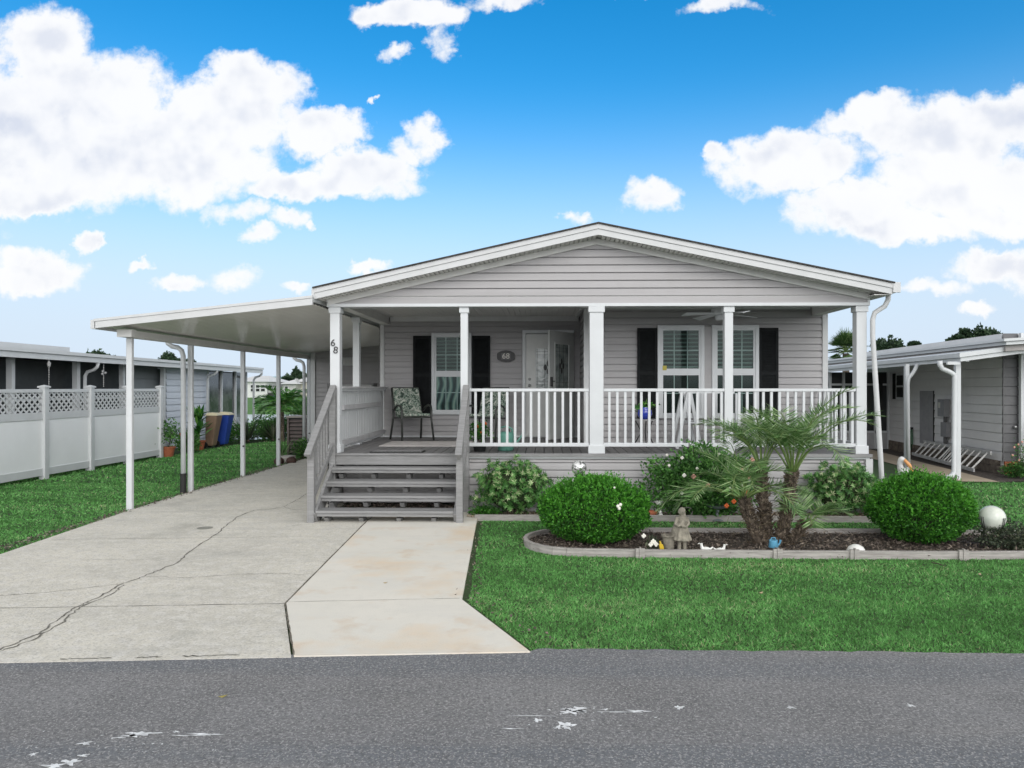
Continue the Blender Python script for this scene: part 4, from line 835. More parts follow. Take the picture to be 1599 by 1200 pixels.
def boxwood(x, y, r, h, label):
    t = thing('round_bush', (x, y, -.01), label, 'bush', 'clipped round bushes in the front bed'); lv = LV()
    blob_leaves(lv, (x, y, h * .50), (r, r * .95, h * .52), 34000, .034, .017, .30, .5, 0, .055, gap=.22)
    n = 700; d = rdir(n, .6); d[:, 2] = abs(d[:, 2]); P = np.array([x, y, h * .5]) + d * [r, r * .95, h * .53]
    sprout = rng.uniform(0, 1, n) ** 2.5
    for k in range(6): lv.add(P + (d * .6 + [0, 0, .6]) * (k * .018 * sprout)[:, None], d * .7 + rdir(n, .7), rdir(n), .036, .016, rng.uniform(.5, 1, n))
    lv.build('foliage', L_BOX, t)
    m = MB()
    m.ball((x, y, h * .47), (r * .78, r * .74, h * .43), 20, 12); m.build('shade_core', mat('dark_leaf_core', (.03, .05, .015), .9, .3, 20), t)  # solid dark ball: shade between the leaves put into its colour
    m = MB()
    for i in range(9): a = i * .7; m.tube([(x + .05 * math.cos(a), y + .05 * math.sin(a), -.01), (x + r * .6 * math.cos(a), y + r * .6 * math.sin(a), h * .45)], [.018, .008], 6)
    m.build('stems', TRUNK, t); return t
BX1 = boxwood(.60, 8.72, .645, .735, 'clipped round green bush at the left of the front bed, white blossom on it')
m_ = MB(); [m_.ball((.82 + a, 8.11 + b_, .52 + c_), .02, 7, 5) for a, b_, c_ in ((0, 0, 0), (.03, .01, .015), (.015, 0, -.025))]; m_.ball((.80, 8.3, .70), .013, 6, 4); m_.build('blossom', PETALW, BX1, smooth=True)
boxwood(4.50, 8.78, .565, .77, 'clipped round green bush at the right end of the front bed')
def schef(x, y, r, h, label, n=420):
    t = thing('variegated_shrub', (x, y, -.01), label, 'shrub', 'variegated shrubs against the porch skirting'); lv = LV()
    d = rdir(n); k = rng.uniform(.45, 1, n); P = np.array([x, y, h * .52]) + d * np.array([r, r * .55, h * .5]) * (k * (1 + .14 * np.sin(d[:, 0] * 9 + d[:, 2] * 7)))[:, None]; P = P[P[:, 2] > .03]
    for p, dd in zip(P, d):
        a0 = rng.uniform(0, 6.28); ax = dd * .8 + rdir(1, .5)[0] * .6; ax /= np.linalg.norm(ax); s1 = np.cross(ax, [.3, .2, 1]); s1 /= np.linalg.norm(s1) + 1e-6; s2 = np.cross(ax, s1); q = 7
        an = a0 + np.arange(q) * 6.283 / q; D_ = s1 * np.cos(an)[:, None] + s2 * np.sin(an)[:, None] + ax * .35
        sh_ = rng.uniform(0, .75); lv.add(np.tile(p, (q, 1)), D_, np.cross(D_, ax), rng.uniform(.045, .07, q), .02, np.clip(.12 + sh_ + rng.uniform(-.15, .3, q), 0, 1))
    lv.build('foliage', L_SCH, t, fold=.12)
    m = MB()
    for i in range(12): a = i * .52; m.tube([(x + .04 * math.cos(a), y + .04 * math.sin(a), -.01), (x + r * .7 * math.cos(a), y + r * .4 * math.sin(a), h * .7)], [.014, .006], 6)
    m.build('stems', TRUNK, t); m = MB(); m.ball((x, y, h * .44), (r * .62, r * .32, h * .36), 16, 10); m.build('shade_core', MATS['dark_leaf_core'], t); return t  # same solid core, inner shade carried by its dark colour
schef(-.45, 10.46, .60, .82, 'cream variegated leafy shrub beside the porch steps', 1050)
schef(4.28, 10.46, .56, .78, 'cream variegated leafy shrub at the right corner of the porch', 900)
def lowplant(x, y, r, h, n, ll, lw, lm, label, name='low_plant', cat='plant', fl=(), group=None, ry=None):
    t = thing(name, (x, y, -.01), label, cat, group); lv = LV(); blob_leaves(lv, (x, y, h * .45), (r, (ry or r * .7), h * .55), n, ll, lw, .8, .4, 0, .12); lv.build('foliage', lm, t)
    m = MB()
    for i in range(6): a = i * 1.05; m.tube([(x, y, -.01), (x + r * .5 * math.cos(a), y + r * .3 * math.sin(a), h * .6)], .005, 5)
    m.build('stems', TRUNK, t)
    for (a, b_, c_, rr, mm) in fl: m = MB(); [m.ball((x + a + rr * .7 * math.cos(k * 1.57), y + b_, c_ + rr * .7 * math.sin(k * 1.57)), (rr * .75, rr * .4, rr * .75), 7, 5) for k in range(4)]; m.build('flower', mm, t, smooth=True)
    return t
lowplant(-.86, 10.42, .22, .13, 700, .035, .018, L_BOX, 'low green ground plant at the foot of the porch steps')
lowplant(5.35, 8.42, .42, .30, 2600, .032, .02, L_SPIKE, 'small leaved grey green plant under the white globe')
# flowering shrub
fl = []
for _ in range(11):
    a, z = random.uniform(-.78, .8), random.uniform(.25, .95); fl.append((a, -random.uniform(.28, .36), z - .0, random.uniform(.012, .022), random.choice([PETALW, PETALW, PETALP, PETALW])))
for q in ((.62, .42), (.65, .62), (.45, .28), (.35, .22), (-.1, .62), (.1, .5), (.7, .85)): fl.append((q[0] - .1, -.36, q[1], .025, random.choice([PETALO, PETALP])))
RS = lowplant(2.25, 10.36, .84, 1.0, 8500, .055, .034, L_ROSE, 'loose flowering shrub with white and pink blossoms before the porch skirting', 'flowering_shrub', 'shrub', fl, ry=.30)
lv = LV(); m_ = MB()
for (x, z) in ((2.05, 1.12), (2.12, 1.0), (1.55, .80), (1.45, .72), (2.95, .95), (1.62, .66), (2.7, .9), (1.9, .95)):
    m_.tube([(2.1 + (x - 2.1) * .4, 10.38, .4), (x, 10.33, z)], .006, 5)
    n = 60; t_ = rng.uniform(.2, 1, n)[:, None]; P = np.array([2.1 + (x - 2.1) * .4, 10.38, .4]) * (1 - t_) + np.array([x, 10.33, z]) * t_ + rng.normal(size=(n, 3)) * .035; lv.add(P, rdir(n, .2), rdir(n), .055, .034, rng.uniform(.2, 1, n))
m_.build('long_stems', TRUNK, RS); lv.build('shoots', L_ROSE, RS)
# pygmy date palm clump
PA = thing('date_palm', (2.65, 8.6, -.01), 'multi trunk pygmy date palm with feathery fronds in the middle of the front bed', 'palm')
def frond(lv, rc, base, az, el, ln, droop=1.1, npair=34, ll=.2, lw=.009, c0=.1, c1=1., s0=.2, rr=.007):
    p = np.array(base, float); e = el; h = np.array([math.cos(az), math.sin(az), 0.]); seg = 24; pts = [p.copy()]; tans = []
    for i in range(seg):
        t = np.array([h[0] * math.cos(e), h[1] * math.cos(e), math.sin(e)]); tans.append(t); p = p + t * ln / seg; pts.append(p.copy()); e -= droop / seg * (.5 + 1.2 * i / seg)
    pts = np.array(pts); tans = np.array(tans + [tans[-1]])
    rc.tube([tuple(q) for q in pts[::2]], [rr * (1 - .85 * i / (len(pts[::2]) - 1)) + .0012 for i in range(len(pts[::2]))], 5)
    s = np.linspace(s0, .99, npair); idx = s * seg; i0 = idx.astype(int); fr_ = (idx - i0)[:, None]
    B = pts[i0] * (1 - fr_) + pts[np.minimum(i0 + 1, seg)] * fr_; T = tans[i0]; side = np.cross(T, [0, 0, 1.]); side /= np.linalg.norm(side, axis=1)[:, None] + 1e-6; up = np.cross(side, T)
    L_ = ll * np.sin(np.clip((s - .12) / .88, 0, 1) * math.pi * .86 + .25) ** .6
    for sg in (-1, 1):
        D_ = T * .62 + side * sg * .8 + up * rng.uniform(.02, .4, (npair, 1)) + rng.normal(size=(npair, 3)) * .07; D_[:, 2] -= .10
        lv.add(B, D_, np.cross(D_, up + rng.normal(size=(npair, 3)) * .3), L_ * rng.uniform(.85, 1.1, npair), lw, rng.uniform(c0, c1, npair))
def trunk(mb, lvd, pts, r0, r1, nst):
    k = len(pts); mb.tube(pts, [r0 + (r1 - r0) * i / (k - 1) for i in range(k)], 12)
    P = np.array(pts, float)
    for i in range(nst):
        t = random.uniform(0, k - 1.001); j = int(t); f_ = t - j; c = P[j] * (1 - f_) + P[j + 1] * f_; a = random.uniform(0, 6.28); r = r0 + (r1 - r0) * t / (k - 1)
        d = np.array([math.cos(a), math.sin(a), random.uniform(.5, 1.4)]); b0 = c + np.array([math.cos(a), math.sin(a), 0]) * r * .8
        mb.tube([tuple(b0), tuple(b0 + d * random.uniform(.02, .055))], [.012, .005], 5)
        if i % 2: q = 2; dd = np.tile(d, (q, 1)) * .6 + rdir(q); lvd.add(np.tile(b0, (q, 1)), dd, rdir(q), rng.uniform(.04, .11, q), .007, rng.uniform(0, 1, q))
ld = LV(); crowns = [
 dict(t=[(2.56, 8.60, 0), (2.46, 8.58, .2), (2.38, 8.56, .38), (2.33, 8.55, .56)], az0=0, n=15, ln=(.8, 1.15), el=(.35, 1.3), bias=math.pi),
 dict(t=[(2.66, 8.68, 0), (2.63, 8.69, .35), (2.60, 8.7, .62), (2.59, 8.7, .88)], az0=1, n=11, ln=(.85, 1.15), el=(1.15, 1.5), bias=math.pi * .8),
 dict(t=[(2.76, 8.6, 0), (2.84, 8.58, .3), (2.88, 8.57, .6), (2.91, 8.56, .86)], az0=2, n=18, ln=(1.0, 1.45), el=(1.0, 1.5), bias=0.),
 dict(t=[(2.84, 8.55, 0), (2.95, 8.52, .12), (3.02, 8.5, .22), (3.05, 8.5, .27)], az0=3, n=5, ln=(.45, .6), el=(.9, 1.3), bias=0.)]
for c_ in crowns:
    mb = MB(); trunk(mb, ld, c_['t'], .07 if c_['n'] > 8 else .04, .052 if c_['n'] > 8 else .035, 330); mb.build('trunk', BARK, PA)
    lv = LV(); rc = MB(); tx = c_['t'][-1]
    for i in range(c_['n']):
        az = c_['bias'] + (i / c_['n'] - .5) * 2 * math.pi * .93 + random.uniform(-.25, .25); w = abs(((az - c_['bias'] + math.pi) % (2 * math.pi)) - math.pi) / math.pi
        el = random.uniform(*c_['el']) + .12 * w; ln_ = random.uniform(*c_['ln']) * (1 - .25 * w)
        frond(lv, rc, (tx[0] + .03 * math.cos(az), tx[1] + .03 * math.sin(az), tx[2] - .02), az, min(el, 1.5), ln_, droop=random.uniform(1.1, 2.1), npair=44, ll=.27, lw=.0115, s0=.3, rr=.012)
    fo = lv.build('fronds', L_PALM, PA, fold=.1); rc.build('rachis', mat('frond_stalk', (.16, .24, .07), .5), fo, smooth=True)
n = 240; P = np.stack([rng.normal(2.68, .22, n), rng.normal(8.58, .15, n), rng.uniform(.0, .45, n)], 1); dd = rdir(n); dd[:, 2] *= .5; ld.add(P, dd, rdir(n), rng.uniform(.08, .22, n), .006, rng.uniform(.3, 1, n)); ld.build('dead_fronds', L_DRY, PA)

# right corner: white flowers, small plants
lowplant(5.05, 10.2, .34, .62, 1600, .06, .028, L_SCH, 'leafy plant with small white flowers at the right porch corner', 'flowering_plant', 'plant', [(random.uniform(-.3, .3), -.22, random.uniform(.35, .62), .018, PETALW) for _ in range(12)])

# figurines and ornaments
gb = thing('gazing_ball', (.48, 10.05, 0), 'silver mosaic gazing ball on a stake behind the left round bush', 'garden ornament')
m_ = MB(); m_.ball((.48, 10.05, .735), .105, 32, 20)
MOS = bpy.data.materials.new('mirror_mosaic'); MOS.use_nodes = True; _n, _l = MOS.node_tree.nodes, MOS.node_tree.links; _p = _n['Principled BSDF']; _p.inputs['Metallic'].default_value = .6; _p.inputs['Roughness'].default_value = .25
_t = _n.new('ShaderNodeTexCoord'); _v = _n.new('ShaderNodeTexVoronoi'); _v.inputs['Scale'].default_value = 45; _r = _n.new('ShaderNodeValToRGB'); _r.color_ramp.elements[0].color = (.12, .12, .12, 1); _r.color_ramp.elements[1].color = (.9, .9, .88, 1); _r.color_ramp.elements[0].position = .2; _r.color_ramp.elements[1].position = .6
_l.new(_t.outputs['Object'], _v.inputs[0]); _l.new(_v.outputs['Color'], _r.inputs[0]); _l.new(_r.outputs[0], _p.inputs[0]); _b = _n.new('ShaderNodeBump'); _b.inputs['Strength'].default_value = .6; _l.new(_v.outputs['Distance'], _b.inputs['Height']); _l.new(_b.outputs[0], _p.inputs['Normal'])
m_.build('globe', MOS, gb, smooth=True); m_ = MB(); m_.lathe([(.012, 0), (.012, .6), (.05, .63), (.06, .66)], (.48, 10.05, -.02)); m_.build('stake', BLACKM, gb)
wg = thing('white_globe', (5.18, 8.5, 0), 'white glass globe on a black wire stand at the right end of the front bed', 'garden ornament')
m_ = MB(); m_.ball((5.18, 8.5, .335), .143, 32, 20); m_.build('globe', mat('pearl_glass', (.68, .70, .62), .2, .15, 6, col2=(.5, .54, .48)), wg, smooth=True)
for k in range(4):
    a = R(200 + 90 * k); ca, sa = math.cos(a), math.sin(a); m_ = MB()
    for o_ in (-.012, .012): m_.tube([(5.18 + .155 * ca + o_ * sa, 8.5 + .155 * sa - o_ * ca, .36), (5.18 + .135 * ca + o_ * sa, 8.5 + .135 * sa - o_ * ca, .25), (5.18 + .10 * ca + o_ * sa, 8.5 + .1 * sa - o_ * ca, .19), (5.18 + .13 * ca + o_ * sa, 8.5 + .13 * sa - o_ * ca, .06), (5.18 + .16 * ca + o_ * sa, 8.5 + .16 * sa - o_ * ca, -.02)], .004, 6)
    m_.build('stand_leg', BLACKM, wg, smooth=True)
# girl statue with basket
SX, SY = 1.545, 8.17
gs = thing('girl_statue', (SX, SY, -.01), 'weathered stone statue of a girl in a dress holding a wicker basket', 'statue')
m = MB()
m.lathe([(.10, 0), (.105, .015), (.09, .03)], (SX, SY, -.01), 20)
for s in (-1, 1): m.tube([(SX + s * .03, SY, .0), (SX + s * .03, SY, .10), (SX + s * .028, SY, .18)], [.02, .022, .026], 10); m.ball((SX + s * .03, SY - .02, .025), (.02, .035, .015), 10, 6)
m.lathe([(.105, .145), (.108, .155), (.085, .22), (.06, .30), (.052, .335), (.06, .37), (.05, .405), (.022, .42), (.02, .435)], (SX, SY, -.01), 48, fold=.05, k=11)
m.ball((SX - .012, SY - .008, .452), (.034, .037, .042), 20, 14)
m.ball((SX + .003, SY + .010, .462), (.038, .038, .040), 20, 14); m.ball((SX + .026, SY + .018, .42), (.02, .024, .042), 12, 8)   # hair
m.ball((SX - .044, SY - .024, .448), (.008, .01, .008), 8, 6)      # nose
m.tube([(SX + .05, SY - .0, .385), (SX + .068, SY - .03, .32), (SX + .03, SY - .075, .295), (SX - .02, SY - .085, .30)], [.022, .02, .016, .013], 10)
m.tube([(SX - .05, SY - .0, .385), (SX - .078, SY - .02, .31), (SX - .05, SY - .07, .30), (SX - .01, SY - .085, .325)], [.022, .02, .016, .013], 10)
for k in range(4): m.tube([(SX - .02 + .006 * k, SY - .088, .296 + .008 * k), (SX + .004 + .004 * k, SY - .093, .30 + .009 * k)], .0045, 6)
m.tube([(SX + .055, SY - .01, .37), (SX + .0, SY - .062, .335), (SX - .06, SY - .04, .30)], [.02, .022, .02], 10)   # shawl
m.tube([(SX - .06, SY - .01, .33), (SX - .085, SY, .24), (SX - .09, SY, .17)], [.025, .035, .03], 10)
m.build('figure', STONE, gs, remesh=.0055)
m = MB(); bx, by = SX - .145, SY + .03; m.lathe([(.055, .0), (.06, .08), (.07, .17), (.085, .18), (.085, .195), (.068, .195), (.06, .17), (.001, .16)], (bx, by, -.01), 28, fold=.02, k=14); m.build('basket', STONE, gs)
# smaller ornaments
def birdie(name, x, y, z, s, mtl, label, cat, face=1, beakm=None):
    t = thing(name, (x, y, z), label, cat); m = MB(); m.ball((x, y, z + .045 * s), (.06 * s, .035 * s, .04 * s), 14, 10); m.tube([(x + face * -.04 * s, y, z + .06 * s), (x + face * -.05 * s, y, z + .10 * s), (x + face * -.055 * s, y, z + .125 * s)], [.022 * s, .016 * s, .02 * s], 10); m.tube([(x + face * .05 * s, y, z + .05 * s), (x + face * .085 * s, y, z + .085 * s)], [.02 * s, .005 * s], 8); m.ball((x, y, z + .005 * s), (.04 * s, .03 * s, .01 * s), 10, 6)
    m.build('figure', mtl, t, remesh=.005 * s)
    m = MB(); m.tube([(x + face * -.07 * s, y, z + .125 * s), (x + face * -.095 * s, y, z + .118 * s)], [.007 * s, .002 * s], 6); m.build('beak', beakm or mtl, t)
    return t
birdie('duck_figurine', 1.80, 8.12, -.01, .95, WHITEGL, 'small white duck figurine facing left at the front edging right of the statue', 'figurine', 1)
birdie('duck_figurine', 1.96, 8.12, -.015, .9, WHITEGL, 'small white duck figurine facing right behind the front edging', 'figurine', -1)
birdie('hen_figurine', 1.52, 10.32, .0, 1.25, CLAY, 'orange terracotta hen figurine in the bed against the porch', 'figurine', 1, PETALO)
birdie('bird_figurine', 1.62, 10.3, .18, .8, WHITEGL, 'pale bird figurine perched on a thin stake before the flowering shrub', 'figurine', -1, CLAY)
m_ = MB(); m_.tube([(1.62, 10.3, -.02), (1.62, 10.3, .19)], .006, 6); m_.build('stake', BLACKM, bpy.data.objects['bird_figurine'])
rb = thing('rabbit_figurine', (1.64, 10.27, 0), 'small pale rabbit figurine with upright ears beside the terracotta hen', 'figurine'); m = MB(); m.ball((1.64, 10.27, .035), (.035, .035, .04), 12, 8); m.ball((1.632, 10.255, .085), .024, 12, 8)
for s in (-1, 1): m.ball((1.635 + s * .01, 10.26, .125), (.007, .006, .03), 8, 6)
m.build('figure', WHITEGL, rb, remesh=.004)
dm = MB(); dm.lathe([(.105, -.02), (.10, .05), (.075, .09), (.035, .112), (.001, .118)], (3.46, 8.12, -.01), 24); tag(dm.build('white_dome', WHITEGL, smooth=True), 'half buried white ball behind the front edging right of the palm', 'garden ornament')
bw = thing('toy_watering_can', (2.62, 8.35, .0), 'small light blue watering can ornament at the foot of the palm', 'watering can'); BL = mat('light_blue_paint', (.14, .42, .62), .4, .1)
m_ = MB(); m_.lathe([(.045, 0), (.055, .01), (.045, .08), (.05, .09), (.04, .09), (.001, .07)], (2.62, 8.35, .01), 20); m_.build('can_body', BL, bw, smooth=True); m_ = MB(); m_.tube([(2.66, 8.35, .03), (2.69, 8.35, .06), (2.70, 8.34, .10)], [.012, .01, .014], 8); m_.build('spout', BL, bw); m_ = MB(); m_.tube([(2.585, 8.35, .09), (2.60, 8.35, .125), (2.64, 8.35, .125), (2.655, 8.35, .09)], .006, 6); m_.build('handle', BL, bw)
yt = thing('yellow_shovel', (1.32, 8.1, 0), 'yellow toy shovel stuck in the soil beside the basket', 'toy'); YEL = mat('yellow_plastic', (.62, .42, .02), .4)
m_ = MB(); m_.add([(1.29, 8.09, 0), (1.345, 8.09, 0), (1.32, 8.09, .10), (1.275, 8.09, .105), (1.29, 8.10, 0), (1.345, 8.10, 0), (1.32, 8.10, .10), (1.275, 8.10, .105)], [(0, 1, 2, 3), (7, 6, 5, 4), (0, 4, 5, 1), (1, 5, 6, 2), (2, 6, 7, 3), (3, 7, 4, 0)]); m_.build('blade', YEL, yt, bevel=.003); m_ = MB(); m_.tube([(1.298, 8.095, .10), (1.285, 8.1, .135)], .008, 6); m_.build('handle', YEL, yt)
lowplant(1.22, 8.2, .09, .16, 60, .05, .025, L_SPIKE, 'small plant with white artificial blossoms between bush and statue', 'flowering_plant', 'plant', [(.0, -.06, .12, .022, PETALW), (.03, -.07, .09, .02, PETALW), (-.03, -.06, .085, .02, PETALW), (-.1, .0, .17, .02, PETALW)])
rp = thing('tipped_pot', (2.0, 10.25, 0), 'dark round pot lying tipped with its rim forward under the flowering shrub', 'pot'); m_ = MB()
pts = [(2.0 + .075 * math.cos(k * .3927), 10.2, .10 + .065 * math.sin(k * .3927)) for k in range(17)]; m_.tube(pts, .009, 8); m_.build('rim', mat('grey_clay', (.2, .19, .17), .8), rp, smooth=True)
m_ = MB(); rr = [(2.0 + .072 * math.cos(k * .3927), 10.2, .10 + .062 * math.sin(k * .3927)) for k in range(16)]; r2 = [(2.0 + .05 * math.cos(k * .3927), 10.34, .07 + .045 * math.sin(k * .3927)) for k in range(16)]; m_.add(rr + r2, [(i, (i + 1) % 16, (i + 1) % 16 + 16, i + 16) for i in range(16)] + [tuple(range(16, 32))]); m_.build('pot_body', mat('dark_clay', (.05, .045, .04), .8), rp)
bb = thing('birdbath', (2.42, 10.2, 0), 'low grey metal bird bath half hidden under the flowering shrub', 'birdbath'); GM = mat('grey_metal_paint', (.2, .23, .24), .5, .1)
m_ = MB(); m_.lathe([(.001, .15), (.12, .165), (.16, .2), (.15, .2), (.11, .175), (.001, .165)], (2.42, 10.2, 0), 24); m_.build('bowl', GM, bb); m_ = MB(); m_.lathe([(.09, 0), (.03, .03), (.02, .1), (.04, .15)], (2.42, 10.2, -.01), 16); m_.build('pedestal', GM, bb)
# pelican
px_, py_ = 4.98, 10.12
pe = thing('pelican_statue', (px_, py_, 0), 'painted pelican statue with an orange bill behind the right round bush', 'statue')
m = MB(); m.ball((px_, py_, .60), (.10, .12, .13), 18, 12); m.tube([(px_ - .03, py_, .68), (px_ - .065, py_, .74), (px_ - .07, py_, .80), (px_ - .055, py_ - .01, .85)], [.06, .04, .035, .04], 12); m.ball((px_ - .05, py_ - .015, .855), (.042, .045, .04), 14, 10); m.tube([(px_ + .02, py_ + .08, .6), (px_ + .06, py_ + .2, .5)], [.08, .03], 10)
m.build('body', mat('pelican_white', (.7, .7, .68), .6, .15, 8, patches=[(6, .5, .62, .5, (.3, .31, .33))]), pe, remesh=.009)
m = MB(); m.tube([(px_ - .03, py_ - .04, .855), (px_ + .03, py_ - .06, .78), (px_ + .085, py_ - .07, .67)], [.022, .026, .008], 10); m.build('bill', mat('pelican_orange', (.75, .36, .13), .5, .08), pe, smooth=True)
m = MB(); m.tube([(px_, py_, -.01), (px_, py_, .47)], .055, 14); m.build('post', WOOD, pe)
# shepherd hook
hk = thing('wire_hook_stand', (8.2, 15.2, 0), 'low black scrolled wire stand at the edge of the right walkway', 'garden stand'); hx, hy = 6.75, 12.6
hk.location = (hx, hy, 0); ORG[hk.name] = Vector((hx, hy, 0))
m_ = MB(); m_.tube([(hx - .09, hy, -.02), (hx + .0, hy, .33), (hx - .02, hy, .36), (hx - .08, hy, .36), (hx - .10, hy, .31), (hx - .05, hy, .29)], .006, 6); m_.tube([(hx + .0, hy, .35), (hx + .3, hy - .0, .27), (hx + .35, hy, .27), (hx + .37, hy, .31), (hx + .33, hy, .33)], .006, 6); m_.build('wire', BLACKM, hk, smooth=True)

# ------------------------------------------------------------------ left plants
def spiky(x, y, r, h, n, label, lm=L_SPIKE, lw=.03, name='spiky_plant', group=None, z=0):
    t = thing(name, (x, y, z - .01), label, 'plant', group); lv = LV(); az = rng.uniform(0, 6.28, n); el = rng.uniform(.25, 1.4, n); D_ = np.stack([np.cos(az) * np.cos(el), np.sin(az) * np.cos(el), np.sin(el)], 1)
    L_ = rng.uniform(.75, 1.1, n) * np.where(el > .8, h, r * 1.2); lv.add(np.tile([x, y, z + .05], (n, 1)) + D_ * .02, D_, np.cross(D_, [0, 0, 1.]) + .01, L_, lw, rng.uniform(0, 1, n)); lv.build('foliage', lm, t, fold=.3, mid=.3)
    m = MB(); m.ball((x, y, z + .04), .05, 8, 6); m.build('base', TRUNK, t); return t
lowplant(-10.1, 20.3, .30, .62, 1500, .07, .04, L_ROSE, 'dark leafy shrub with a red bloom beside the terracotta pot', 'flowering_shrub', 'shrub', [(-.05, -.26, .52, .06, PETALR)])
def banana(x, y, h, n, label):
    t = thing('broadleaf_plant', (x, y, -.02), label, 'plant'); lv = LV(); az = rng.uniform(0, 6.28, n); el = rng.uniform(.2, 1.3, n); D_ = np.stack([np.cos(az) * np.cos(el), np.sin(az) * np.cos(el), np.sin(el)], 1)
    P = np.array([x, y, 0]) + np.stack([rng.normal(0, .07, n), rng.normal(0, .07, n), rng.uniform(.35, h - .3, n)], 1); lv.add(P, D_, np.cross(D_, [0, 0, 1.]) + .01, rng.uniform(.3, .45, n), .12, rng.uniform(0, 1, n)); lv.build('foliage', L_BANANA, t, fold=.2)
    m = MB()
    for i in range(5): m.tube([(x, y, -.02), (x + random.uniform(-.12, .12), y + random.uniform(-.1, .1), h * .75)], [.02, .01], 6)
    m.build('stems', mat('green_stem', (.1, .2, .05), .6), t); return t
banana(-10.2, 21.1, 1.4, 60, 'tall broad leaved green plant in a pot before the bins')
m_ = MB(); m_.lathe([(.12, 0), (.17, .24), (.19, .24), (.19, .28), (.15, .28)], (-10.3, 21.35, -.02), 18); tag(m_.build('clay_pot', CLAY), 'terracotta pot standing beside the brown bin', 'pot')
for i, (x, y, r, h, lab) in enumerate(((-10.4, 23.6, .4, .75, 'bright green shrub just beyond the blue bin'), (-10.3, 24.6, .45, .6, 'dark bushy plant second beyond the bins below the glazed room'), (-9.6, 25.2, .5, .55, 'dark shrub at the far corner of the glazed room'))):
    lowplant(x, y, r, h, 1100, .07, .035, L_BANANA if i == 0 else L_ROSE, lab, 'shrub', 'shrub')
spiky(-10.0, 24.2, .6, .95, 60, 'tall grey spiky plant in the bed below the glazed room', lw=.05); spiky(-9.3, 24.6, .55, .8, 50, 'spreading spiky plant at the end of the neighbour bed', lw=.05)
# right of that: shore shrubs and the plants by the air conditioner
lowplant(-10.1, 26.3, .9, .75, 2600, .085, .05, L_SCH, 'pale flowering shrub at the pond edge left of the small palm', 'shore_shrub', 'shrub')
lowplant(-9.3, 25.6, .8, .8, 2600, .09, .04, L_ROSE, 'dark green shrub at the pond edge behind the carport post', 'shore_shrub', 'shrub')
lowplant(-8.5, 25.6, .6, 1.3, 2200, .1, .035, L_BANANA, 'tall bright green shrub behind the grey slatted unit', 'shore_shrub', 'shrub')
sp = thing('small_palm', (-9.0, 24.6, -.02), 'small fan palm beyond the fourth carport post', 'palm'); lv = LV(); rc = MB(); m_ = MB(); m_.tube([(-9.0, 24.6, -.02), (-9.0, 24.6, 1.2)], [.09, .07], 10); m_.build('trunk', BARK, sp)
for i in range(22): frond(lv, rc, (-9.0, 24.6, 1.2), i * .2856 * 2 + .1, random.uniform(.0, 1.35), random.uniform(.8, 1.15), 1.3, 22, .38, .045)
lv.build('fronds', L_BANANA, sp); rc.build('rachis', MATS['frond_stalk'], sp)
sp2 = thing('small_palm', (-8.2, 24.2, -.02), 'upright feathery palm behind the grey slatted unit', 'palm'); lv = LV(); rc = MB(); m_ = MB(); m_.tube([(-8.2, 24.2, -.02), (-8.2, 24.2, .8)], [.09, .07], 10); m_.build('trunk', BARK, sp2)
for i in range(14): frond(lv, rc, (-8.2, 24.2, .8), i * .45, random.uniform(.6, 1.45), random.uniform(.9, 1.3), 1.0, 24, .28, .025)
lv.build('fronds', L_BANANA, sp2); rc.build('rachis', MATS['frond_stalk'], sp2)
ac = thing('slatted_enclosure', (-6.55, 19.6, 0), 'brown grey slatted air conditioner enclosure beside the utility room', 'enclosure')
AC_ = mat('brown_grey_louver', (.16, .13, .12), .7, .1)
for x0_, x1_ in ((-6.95, -6.9), (-6.24, -6.19)): m_ = MB(); m_.box(x0_, x1_, 19.38, 19.45, -.02, 1.02); m_.build('corner_post', AC_, ac)
m_ = MB()
for i in range(9): m_.add([(-6.9, 19.40, .08 + i * .103), (-6.24, 19.40, .08 + i * .103), (-6.24, 19.46, .15 + i * .103), (-6.9, 19.46, .15 + i * .103), (-6.9, 19.41, .07 + i * .103), (-6.24, 19.41, .07 + i * .103)], [(0, 1, 2, 3), (5, 4, 3, 2), (0, 4, 5, 1)])
m_.build('louver', AC_, ac); m_ = MB(); m_.box(-6.97, -6.19, 19.36, 20.1, 1.02, 1.07); m_.build('top', mat('tan_top', (.35, .32, .28), .6), ac, bevel=.01); m_ = MB(); m_.box(-6.93, -6.2, 19.48, 20.05, .0, 1.0); m_.build('core', BLACKM, ac)
spiky(-6.75, 18.4, .55, .65, 60, 'long leaved plant behind the fourth carport post', L_PALM, .022, 'strappy_plant')
lowplant(-6.35, 18.85, .26, .5, 700, .07, .03, L_ROSE, 'dark plant between carport posts before the slatted unit')
m_ = MB(); m_.box(-6.62, -6.3, 17.75, 18.2, -.02, .13); tag(m_.build('planter_box', mat('pale_planter', (.5, .47, .43), .7), bevel=.01), 'low pale planter box behind the fourth carport post', 'planter')
for i, (x, y, lab) in enumerate(((-6.45, 17.45, 'dark brown garden stone near the fourth carport post, the left of two'), (-6.2, 17.6, 'dark brown garden stone near the fourth carport post, the right of two'))):
    m_ = MB(); m_.ball((x, y, .05), (.13, .1, .1), 9, 6); tag(m_.build('garden_stone', mat('brown_stone', (.09, .05, .04), .8, .2, 10, bump=.6), smooth=False), lab, 'stone')

